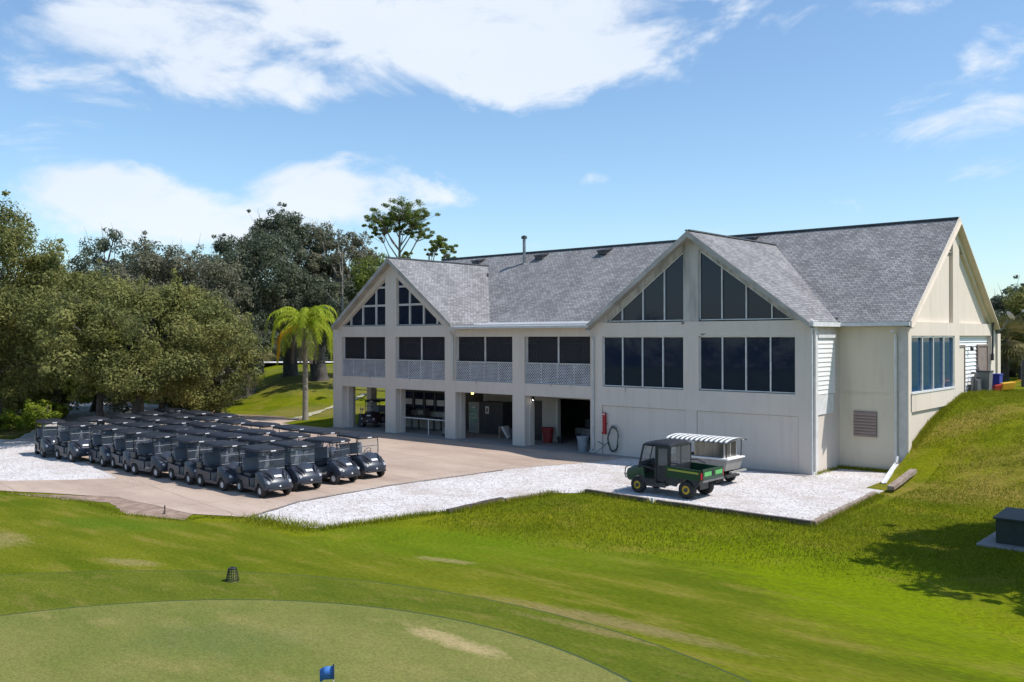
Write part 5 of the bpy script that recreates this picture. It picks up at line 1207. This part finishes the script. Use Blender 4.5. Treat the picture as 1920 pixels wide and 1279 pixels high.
T(190, 55, .0, 'lower bright green oak boughs in front of the olive crowns', 5.9, 3.6, 2.8, 2.6, 60, 330, .095, .8, LM['oak_bright'], M['bark'], 26, trunk_r=.22, group=TGp, cfrac=.45)
T(330, 74, .4, 'mossy brown-grey oak rising behind the olive oak', 14.1, 6.6, 6.0, 1.2, 210, 330, .115, 1.3, LM['grey'], M['bark'], 27, trunk_r=.45, group=TGp)
T(215, 84, 1.0, 'tall dark oak with a feathery top left of the cloud gap', 15.4, 6.8, 6.0, 1.5, 180, 320, .12, 1.35, LM['oak_dark'], M['bark'], 28, trunk_r=.5, group=TGp, limbs=14)
T(460, 82, 1.7, 'tall dark bluish oak with a thick forked trunk left of the palm', 15.2, 5.4, 5.6, 4.0, 180, 330, .118, 1.25, LM['oak_dark'], M['bark'], 29, trunk_r=.85, group=TGp, lean=(1.0, .8), limbs=14)
T(545, 88, 1.8, 'tallest dark oak above the palm crown', 16.0, 4.4, 5.2, 5.2, 140, 330, .12, 1.2, LM['oak_dark'], M['bark'], 30, trunk_r=.7, group=TGp, limbs=14)
T(640, 90, 1.8, 'thin-crowned grey oak beside the left gable', 15.6, 4.0, 4.6, 3.2, 105, 260, .115, 1.05, LM['grey'], M['bark_pale'], 31, trunk_r=.55, group=TGp, limbs=22)
T(600, 84, 1.7, 'low dark oak behind the palm trunk', 9.5, 3.8, 4.2, 3.4, 85, 300, .115, 1.1, LM['oak_dark'], M['bark'], 32, trunk_r=.75, group=TGp, limbs=8)
T(705, 86, 1.8, 'small pale green tree right behind the left gable rake', 12.2, 2.6, 3.0, 4.5, 45, 220, .105, .9, LM['pine'], M['bark_pale'], 33, trunk_r=.2, limbs=12)
T(40, 68, .1, 'low oak filling the gap behind the left bushes', 6.5, 4.2, 4.0, .5, 110, 300, .105, 1.05, LM['oak'], M['bark'], 34, trunk_r=.22, group=TGp, limbs=8)
T(300, 66, .1, 'middle-height olive oak right behind the cart yard', 9.2, 5.4, 4.6, .5, 170, 330, .10, 1.1, LM['grey'], M['bark'], 35, trunk_r=.25, group=TGp, limbs=8)
T(175, 72, .1, 'yellowish oak between the left oak and the olive oaks', 9.8, 5.2, 4.8, .6, 150, 310, .105, 1.1, LM['oak_bright'], M['bark'], 36, trunk_r=.25, group=TGp, limbs=8)
T(425, 76, .8, 'dark low oak just left of the lawn gap', 8.8, 3.4, 3.6, 1.4, 90, 300, .11, 1.0, LM['oak_dark'], M['bark'], 37, trunk_r=.25, group=TGp, limbs=8)
# bare pale snag by the gable
p = at(641, 80); t = thing('dead_tree', 'bare pale dead tree trunk standing left of the gable rake', 'tree', (p.x, p.y, ground_z(p.x, p.y)))
MB().tube([(0, 0, -.2), (.1, 0, 4), (-.05, .1, 8), (.1, 0, 12.2)], [.16, .13, .09, .03], 7).build('trunk', M['bark_pale'], t, smooth=60)
for a_, z_, l_ in ((.2, 8.6, 1.9), (2.6, 9.6, 1.4), (3.6, 7.0, 1.6), (.6, 10.6, 1.2), (5.4, 5.6, 1.8), (2.9, 11.2, .8)):
    MB().tube([(0, 0, z_), (math.cos(a_) * l_ * .5, math.sin(a_) * l_ * .5, z_ + .6), (math.cos(a_) * l_, math.sin(a_) * l_, z_ + 1.5)], [.05, .035, .01], 5).build('branch', M['bark_pale'], t, smooth=60)
# lone slash pine above the roof
def pine(label, u, D, z, h, tufts, seed, trunk_r=.28, z_leaf=.16, per=120):
    p = at(u, D, z); t = thing('pine_tree', label, 'tree', (p.x, p.y, z)); rd = random.Random(seed)
    right = Vector((math.cos(YAW), math.sin(YAW), 0)); 
    tr = MB(); top = Vector((0, 0, h * .93))
    tr.tube([(0, 0, -.2), (.1, 0, h * .35), (-.1, .05, h * .65), tuple(top)], [trunk_r, trunk_r * .8, trunk_r * .55, .06], 8)
    cen = []; rad = []
    for (du, hz, r_) in tufts:
        c = right * (du / FPX * D) + Vector((rd.uniform(-1, 1), rd.uniform(-1, 1), hz))
        s = Vector((0, 0, max(h * .42, hz - 1.0 - abs(du) / FPX * D * 1.1)))
        m1 = s.lerp(c, .5) + Vector((0, 0, -.25))
        tr.tube([s, m1, c], [.07, .045, .015], 5)
        for _ in range(15):
            q = c + Vector((rd.uniform(-1, 1), rd.uniform(-1, 1), rd.uniform(-.5, .6))) * r_ * .9; cen.append(q); rad.append(r_ * rd.uniform(.15, .36)); tr.tube([m1.lerp(c, .6), q], [.02, .008], 4)
    leaves('crown', cen, rad, per, z_leaf, LM['pine'], t, flat=.6, hollow=.25, aspect=.35); tr.build('trunk', M['bark_pale'], t, smooth=60); return t
D0 = 78; hh = lambda v: 5.8 + (631 - v) / FPX * D0 - 1.5
pine('tall thin pine with an airy bright crown rising above the left gable roof', 750, D0, 1.5, hh(376), [(-5, hh(388), 1.5), (22, hh(392), 1.4), (-28, hh(400), 1.4), (40, hh(408), 1.3), (5, hh(404), 1.5), (-12, hh(412), 1.3), (22, hh(416), 1.3), (-44, hh(418), 1.1), (46, hh(428), 1.1), (-20, hh(426), 1.1), (-54, hh(436), .7), (8, hh(432), .9), (34, hh(440), .8), (-36, hh(408), 1.2)], 5, .22, .085, 120)
D0 = 74
pine('small sparse pine top showing just right of the tall pine', 805, D0, 1.5, hh(455), [(0, hh(453), .8), (22, hh(460), .7), (-22, hh(480), .5), (38, hh(470), .6), (12, hh(470), .5), (30, hh(482), .5)], 6, .10, .10, 130)
# palms
def palm(label, x, y, z, h, nf, fl, seed, bright=True, dead=6, lean=(0, 0), yellow=0):
    rd = random.Random(seed); t = thing('palm_tree', label, 'palm', (x, y, z))
    top = Vector((lean[0], lean[1], h)); n = 14; tr = MB()
    tr.tube([Vector((0, 0, -.2)).lerp(top, i / n) + Vector((0, 0, 0)) for i in range(n + 1)], [.20 - .05 * i / n + (.012 if i % 2 else 0) + (.06 if i == 0 else 0) for i in range(n + 1)], 10); tr.build('trunk', M['palm_bark'], t, smooth=70)
    MB().lathe([(0, -.9), (.17, -.9), (.20, -.4), (.13, .2), (0, .5)], 10, top.x, top.y, top.z).build('crown_shaft', mat('crown_shaft_%d' % seed, (.20, .26, .06), .6), t, smooth=50)
    def frond(name, az_, up, L, droop, mtl, wid=.55, lf=34, fat=1.0):
        mb = MB(); pts = []; p = top + Vector((0, 0, .1)); e = up; d = Vector((math.cos(az_), math.sin(az_), 0)); k = 12
        for i in range(k + 1):
            pts.append(p.copy()); stp = L / k
            p = p + (d * math.cos(e) + Vector((0, 0, math.sin(e)))) * stp; e -= droop / k * (1 + i * .16)
            e = max(e, -1.5)
        mb.tube(pts, [.035 - .028 * i / k for i in range(k + 1)], 4)
        side = Vector((-d.y, d.x, 0))
        for i in range(lf):
            f = .12 + .88 * i / lf; q = f * k; i0 = min(int(q), k - 1); c = pts[i0].lerp(pts[i0 + 1], q - i0); tg = (pts[i0 + 1] - pts[i0]).normalized()
            w_ = wid * math.sin(math.pi * min(1, f * .85 + .12)) ** .6 * rd.uniform(.85, 1.1)
            for s in (-1, 1):
                tip = c + side * s * w_ * rd.uniform(.55, .9) + tg * w_ * .55 - Vector((0, 0, w_ * rd.uniform(.35, .85))); m_ = c.lerp(tip, .5) + Vector((0, 0, w_ * .12)); wv = tg * .028 * fat
                mb.add([c - wv, c + wv, m_ + wv * 1.2, m_ - wv * 1.2, tip], [(0, 1, 2, 3), (3, 2, 4)])
        return mb.build(name, mtl, t)
    for i in range(nf):
        a = 2 * math.pi * (i * .381966) + rd.uniform(-.2, .2); u_ = 1.45 - 1.25 * (i / nf) + rd.uniform(-.12, .12)
        frond('frond', a, u_, fl * rd.uniform(.85, 1.08), 1.9 + .5 * (i / nf), LM['palm'] if bright else LM['sabal'])
    for i in range(yellow): o = frond('frond', R(236 + 9 * i), .12 + .05 * i, fl * .9, 1.9, LM['palm_yellow'], .62, 44, 2.4); o['label'] = 'orange-yellow ageing frond'
    for i in range(dead): o = frond('dead_frond', rd.uniform(0, 6.28), -.5, fl * .72, 1.5, LM['dead'], .28, 24)
    return t
palm('queen palm with bright yellow-green arching fronds in front of the dark oaks', -37.5, 2.0, .02, 6.45, 30, 4.2, 41, dead=11, yellow=3)
def fan_palm(label, u, D, z, h, r_, seed, n=34, grp=None):
    p = at(u, D, z); rd = random.Random(seed); t = thing('fan_palm', label, 'palm', (p.x, p.y, z), 0, grp)
    MB().tube([(0, 0, -.2), (0, 0, h * .5), (0, 0, h)], [.20, .17, .2], 8).build('trunk', M['bark'], t, smooth=60)
    mb = MB()
    for i in range(n):
        a = rd.uniform(0, 6.28); e = rd.uniform(-1.1, 1.3); d = Vector((math.cos(a) * math.cos(e), math.sin(a) * math.cos(e), math.sin(e))); c = Vector((0, 0, h)) + d * r_ * .5
        mb.tube([(0, 0, h), c], .015, 4); s = d.cross(Vector((0, 0, 1))).normalized(); u_ = s.cross(d)
        for k in range(13):
            q = R(-75 + 150 * k / 12); dd = (d * math.cos(q) + s * math.sin(q)); tip = c + dd * r_ * .55 - Vector((0, 0, r_ * .12)); w_ = s.cross(dd).cross(dd).normalized() * .05 if False else (s * math.cos(q) - d * math.sin(q)) * .045
            m_ = c.lerp(tip, .5); mb.add([c, m_ + w_, tip, m_ - w_], [(0, 1, 2, 3)])
    mb.build('fronds', LM['sabal'], t); return t
FP = 'dry-looking fan palms beyond the lawn'
for i, (u, D, h) in enumerate(((438, 92, 3.2), (470, 98, 3.4), (408, 96, 3.8), (492, 104, 3.0))):
    fan_palm(['dry-looking fan palm standing alone on the far lawn', 'fan palm just left of the forked oak trunk', 'fan palm partly behind the drooping oak', 'smaller fan palm farthest back by the pale road'][i], u, D, 1.8, h, 2.0, 60 + i, grp=FP)
# bushes at the left
BG = 'bright low bushes at the edge of the wood'
for i, (u, D, h, r_) in enumerate(((38, 58, 1.6, 1.3), (66, 59, 1.4, 1.1), (8, 57, 1.3, 1.1), (92, 64, 1.5, 1.1), (130, 76, 1.8, 1.7))):
    p = at(u, D); z = max(0, ground_z(p.x, p.y))
    oak('bush', ['bright bush under the tall left oak, second from the left', 'bright bush just left of the slim trunk', 'bright bush at the left edge of the picture', 'bright bush around the slim trunk base', 'yellowish bush farthest back at the gravel bend'][i], p.x, p.y, z, h, r_, r_, .1, 18, 240, .08, .5, LM['bush'], M['bark'], 80 + i, trunk_r=.05, group=BG, cat='bush', limbs=5)
yt_ = T(408, 68.5, .4, 'young small tree with a thin trunk at the lawn corner', 2.6, 1.2, 1.2, .9, 22, 120, .11, .5, LM['oak'], M['bark'], 91, trunk_r=.09, limbs=6)
# trees beyond the bank on the right
RG = 'trees beyond the east bank'
T(1895, 70, 3.0, 'dark olive tree at the right edge behind the dish', 6.5, 4.2, 4.5, .4, 130, 340, .11, 1.0, LM['oak_dark'], M['bark'], 95, trunk_r=.35, group=RG)
T(1990, 62, 3.0, 'tree at the far right edge of the frame', 6.6, 4.0, 4.2, .4, 110, 320, .11, 1.0, LM['oak'], M['bark'], 96, trunk_r=.35, group=RG)
T(1830, 84, 3.0, 'tree half hidden behind the east gable', 6.9, 4.5, 4.5, .8, 100, 320, .12, 1.2, LM['oak_dark'], M['bark'], 97, trunk_r=.35, group=RG)
fan_palm('olive fan palm behind the satellite dish', 1886, 60, 3.0, 2.6, 1.9, 70)
fan_palm('fan palm at the right edge behind the bottles', 1915, 63, 3.0, 1.8, 1.8, 71)
# tree standing just outside the frame whose shade falls on the lawn
oak('oak_tree', 'oak on the lawn at the right, throwing shade over the utility box', 15.8, -7.6, .1, 10.6, 4.9, 5.4, 3.0, 300, 320, .14, 1.05, LM['oak'], M['bark'], 99, trunk_r=.4, limbs=14)
# distant wood all round
cen = []; rad = []
rg = np.random.default_rng(5)
for k in range(520):
    u = rg.uniform(-500, 900); D = rg.uniform(132, 165); p = at(u, D); cen.append((p.x, p.y, 2 + rg.uniform(.5, 10.5))); rad.append(rg.uniform(1.8, 3.2))
for k in range(200):
    u = rg.uniform(1600, 2300); D = rg.uniform(95, 125); p = at(u, D); cen.append((p.x, p.y, 3 + rg.uniform(.5, 7.0))); rad.append(rg.uniform(1.6, 2.8))
for k in range(260):
    cen.append((rg.uniform(-110, 130), rg.uniform(-135, -105), rg.uniform(.5, 9.5) * (.6 + .4 * math.sin(k * .7)))); rad.append(rg.uniform(2.2, 3.8))
o = leaves('distant_wood', cen, rad, 110, .36, LM['oak_dark']); tag(o, 'dark distant woodland beyond the road and the lawns', 'woodland', kind='stuff')
# road across the far lawn
pts = [at(u, 124, 2.26) for u in range(-200, 1000, 100)] + [at(u, 131, 2.26) for u in range(900, -300, -100)]
tag(MB().face([(p.x, p.y, p.z + .10) for p in pts]).build('far_road', M['road'], recalc=False), kind='structure')
# pale sandy rut climbing the lawn
mb = MB(); rd = random.Random(2); ctr = [(-38.6, 1.6), (-39.6, 3.5), (-41.0, 5.5), (-42.2, 8.0), (-43.0, 10.5), (-44.5, 13.5)]
L_, R_ = [], []
for i in range(len(ctr) - 1):
    a, b = Vector(ctr[i]), Vector(ctr[i + 1]); nrm = Vector((-(b - a).y, (b - a).x)).normalized()
    for k in range(8):
        p = a.lerp(b, k / 8); w_ = rd.uniform(.12, .55) * (1 - i * .12)
        for lst, s in ((L_, 1), (R_, -1)): q = p + nrm * w_ * s; lst.append((q.x, q.y, ground_z(q.x, q.y) + .05))
for i in range(len(L_) - 1): mb.face([L_[i], L_[i + 1], R_[i + 1], R_[i]])
tag(mb.build('sandy_rut', mat('pale_sand', (.50, .46, .36), .95, (.24, .24, .12), 6), recalc=False), kind='structure')

# dense understorey in front of the far road
cen = []; rad = []
for k in range(120):
    u = rg.uniform(380, 660); D = rg.uniform(134, 140); p = at(u, D); cen.append((p.x, p.y, 2 + rg.uniform(0, 5.5))); rad.append(rg.uniform(1.2, 2.0))
o = leaves('understorey', cen, rad, 150, .26, LM['oak_dark']); tag(o, 'dense dark understorey right behind the far pale road', 'undergrowth', kind='stuff')
# stones spilt from the gravel on to the turf and concrete
st_rg = np.random.default_rng(8); sm_ = MB(); 
for (a, b, w_, k) in (((-9.9, -20.2), (-6.9, -19.8), .12, 160), ((-11.2, -17.6), (-10.05, -20.2), .25, 240), ((-11.4, -13), (-11.0, -7.2), .4, 340), ((-21, -19.3), (-13, -18.7), .3, 200), ((-10.9, -6.5), (-9.5, -3.2), .5, 260)):
    for q in range(k):
        t_ = st_rg.random(); x = a[0] + (b[0] - a[0]) * t_ + st_rg.normal() * w_; y = a[1] + (b[1] - a[1]) * t_ + st_rg.normal() * w_; s = st_rg.uniform(.008, .022)
        z = max(0, ground_z(x, y)) + .016; h3 = st_rg.uniform(0, 2, 3)
        sm_.add([(x + s * math.cos(h3[0]), y + s * math.sin(h3[0]), z), (x + s * math.cos(h3[0] + 2.1), y + s * math.sin(h3[0] + 2.1), z), (x + s * math.cos(h3[0] + 4.2), y + s * math.sin(h3[0] + 4.2), z), (x, y, z + s * 1.1)], [(0, 1, 3), (1, 2, 3), (2, 0, 3)])
tag(sm_.build('spilt_stones', mat('stone_white', (.70, .67, .64), .9, (.4, .36, .33), 3)), 'white stones spilt from the gravel edges', 'stones', kind='stuff')
# ---------------------------------------------------------------- grass blades on the rough
def blades(name, n, sampler, hgt, m, seed):
    rg = np.random.default_rng(seed); P_ = sampler(rg, n); n = len(P_)
    a = rg.uniform(0, 2 * np.pi, n); h = hgt * rg.uniform(.5, 1.3, n); wd = .010 * rg.uniform(.7, 1.5, n)
    d = np.stack([np.cos(a), np.sin(a), np.zeros(n)], 1); ln = rg.normal(size=(n, 2)) * .45
    tip = P_ + np.stack([ln[:, 0] * h, ln[:, 1] * h, h], 1)
    v = np.stack([P_ - d * wd[:, None], P_ + d * wd[:, None], tip], 1).reshape(-1, 3)
    me = bpy.data.meshes.new(name); me.vertices.add(3 * n); me.vertices.foreach_set('co', v.astype(np.float32).ravel())
    me.loops.add(3 * n); me.loops.foreach_set('vertex_index', np.arange(3 * n, dtype=np.int32)); me.polygons.add(n)
    me.polygons.foreach_set('loop_start', np.arange(0, 3 * n, 3, dtype=np.int32)); me.polygons.foreach_set('loop_total', np.full(n, 3, np.int32)); me.update(); me.materials.append(m)
    o = bpy.data.objects.new(name, me); C.objects.link(o); tag(o, 'short rough grass blades on the bank and lawn', 'grass', kind='stuff'); return o
M['blade'] = leafmat('grass_blades', (.11, .165, .004), (.20, .235, .005), (.31, .27, .03), .35, .35)
def padpoly(x, y):
    return (x < 4.45) & (y > -10.0) & (y < 3.2)
def samp(rg, n):
    x = rg.uniform(-7, 17, n); y = rg.uniform(-17.5, 16, n)
    edge = np.where(x < -4.6, (x > -5.3), True) & ~((x < -4.6) & (y > -10.3)) & ~padpoly(x, y) & ~((x < 3.05) & (y > 2))
    lim = -20.5 + (x + 9) * .30
    keep = edge & (rg.random(n) * 3.4 < (y - lim)) & (y > lim)
    x, y = x[keep], y[keep]; z = np.array([ground_z(a, b) for a, b in zip(x, y)]); return np.stack([x, y, z], 1)
blades('rough_grass', 300000, samp, .065, M['blade'], 3)
def samp2(rg, n):
    # weeds where walls and timbers meet the ground
    out = []
    for (a, b, w_, k) in (((.1, 2.9), (2.5, 2.9), .18, .25), ((.05, .2), (.1, 2.9), .10, .05), ((-5.6, -15.8), (-5.4, -10.2), .15, .2), ((-4.7, -9.68), (4.3, -9.95), .12, .25), ((4.35, -9.9), (3.9, -3), .15, .2), ((-9.9, -20.4), (-6.9, -20.1), .3, .2), ((-6.8, -20), (-5.9, -15.8), .15, .2), ((3.05, 3.2), (3.05, 9.9), .15, .3), ((3.1, 9.8), (3.5, 12.8), .4, .3)):
        m_ = int(n * k / 2); t_ = rg.random(m_); o_ = rg.normal(size=(m_, 2)) * w_
        x = a[0] + (b[0] - a[0]) * t_ + o_[:, 0]; y = a[1] + (b[1] - a[1]) * t_ + o_[:, 1]
        z = np.array([ground_z(p, q) if ground_z(p, q) > -.1 else 0 for p, q in zip(x, y)]); out.append(np.stack([x, y, z], 1))
    return np.concatenate(out)
def samp3(rg, n):
    out = []; L = [(-30, -28.0), (-21.6, -23.6), (-17.2, -22.4), (-13.6, -22.65), (-11.3, -21.9), (-11.2, -21.15), (-9.9, -20.4)]
    for a, b in zip(L, L[1:]):
        ln = math.hypot(b[0] - a[0], b[1] - a[1]); m_ = int(n * ln / 55); t_ = rg.random(m_); o_ = rg.normal(size=(m_, 2)) * .12
        out.append(np.stack([a[0] + (b[0] - a[0]) * t_ + o_[:, 0], a[1] + (b[1] - a[1]) * t_ + o_[:, 1] - .05, np.zeros(m_)], 1))
    return np.concatenate(out)
o = blades('edge_grass', 16000, samp3, .05, M['blade'], 6); o['label'] = 'short grass fringe creeping over the concrete edge'
o = blades('edge_weeds', 16000, samp2, .15, M['blade'], 4); o['label'] = 'taller weeds along the timbers and wall feet'
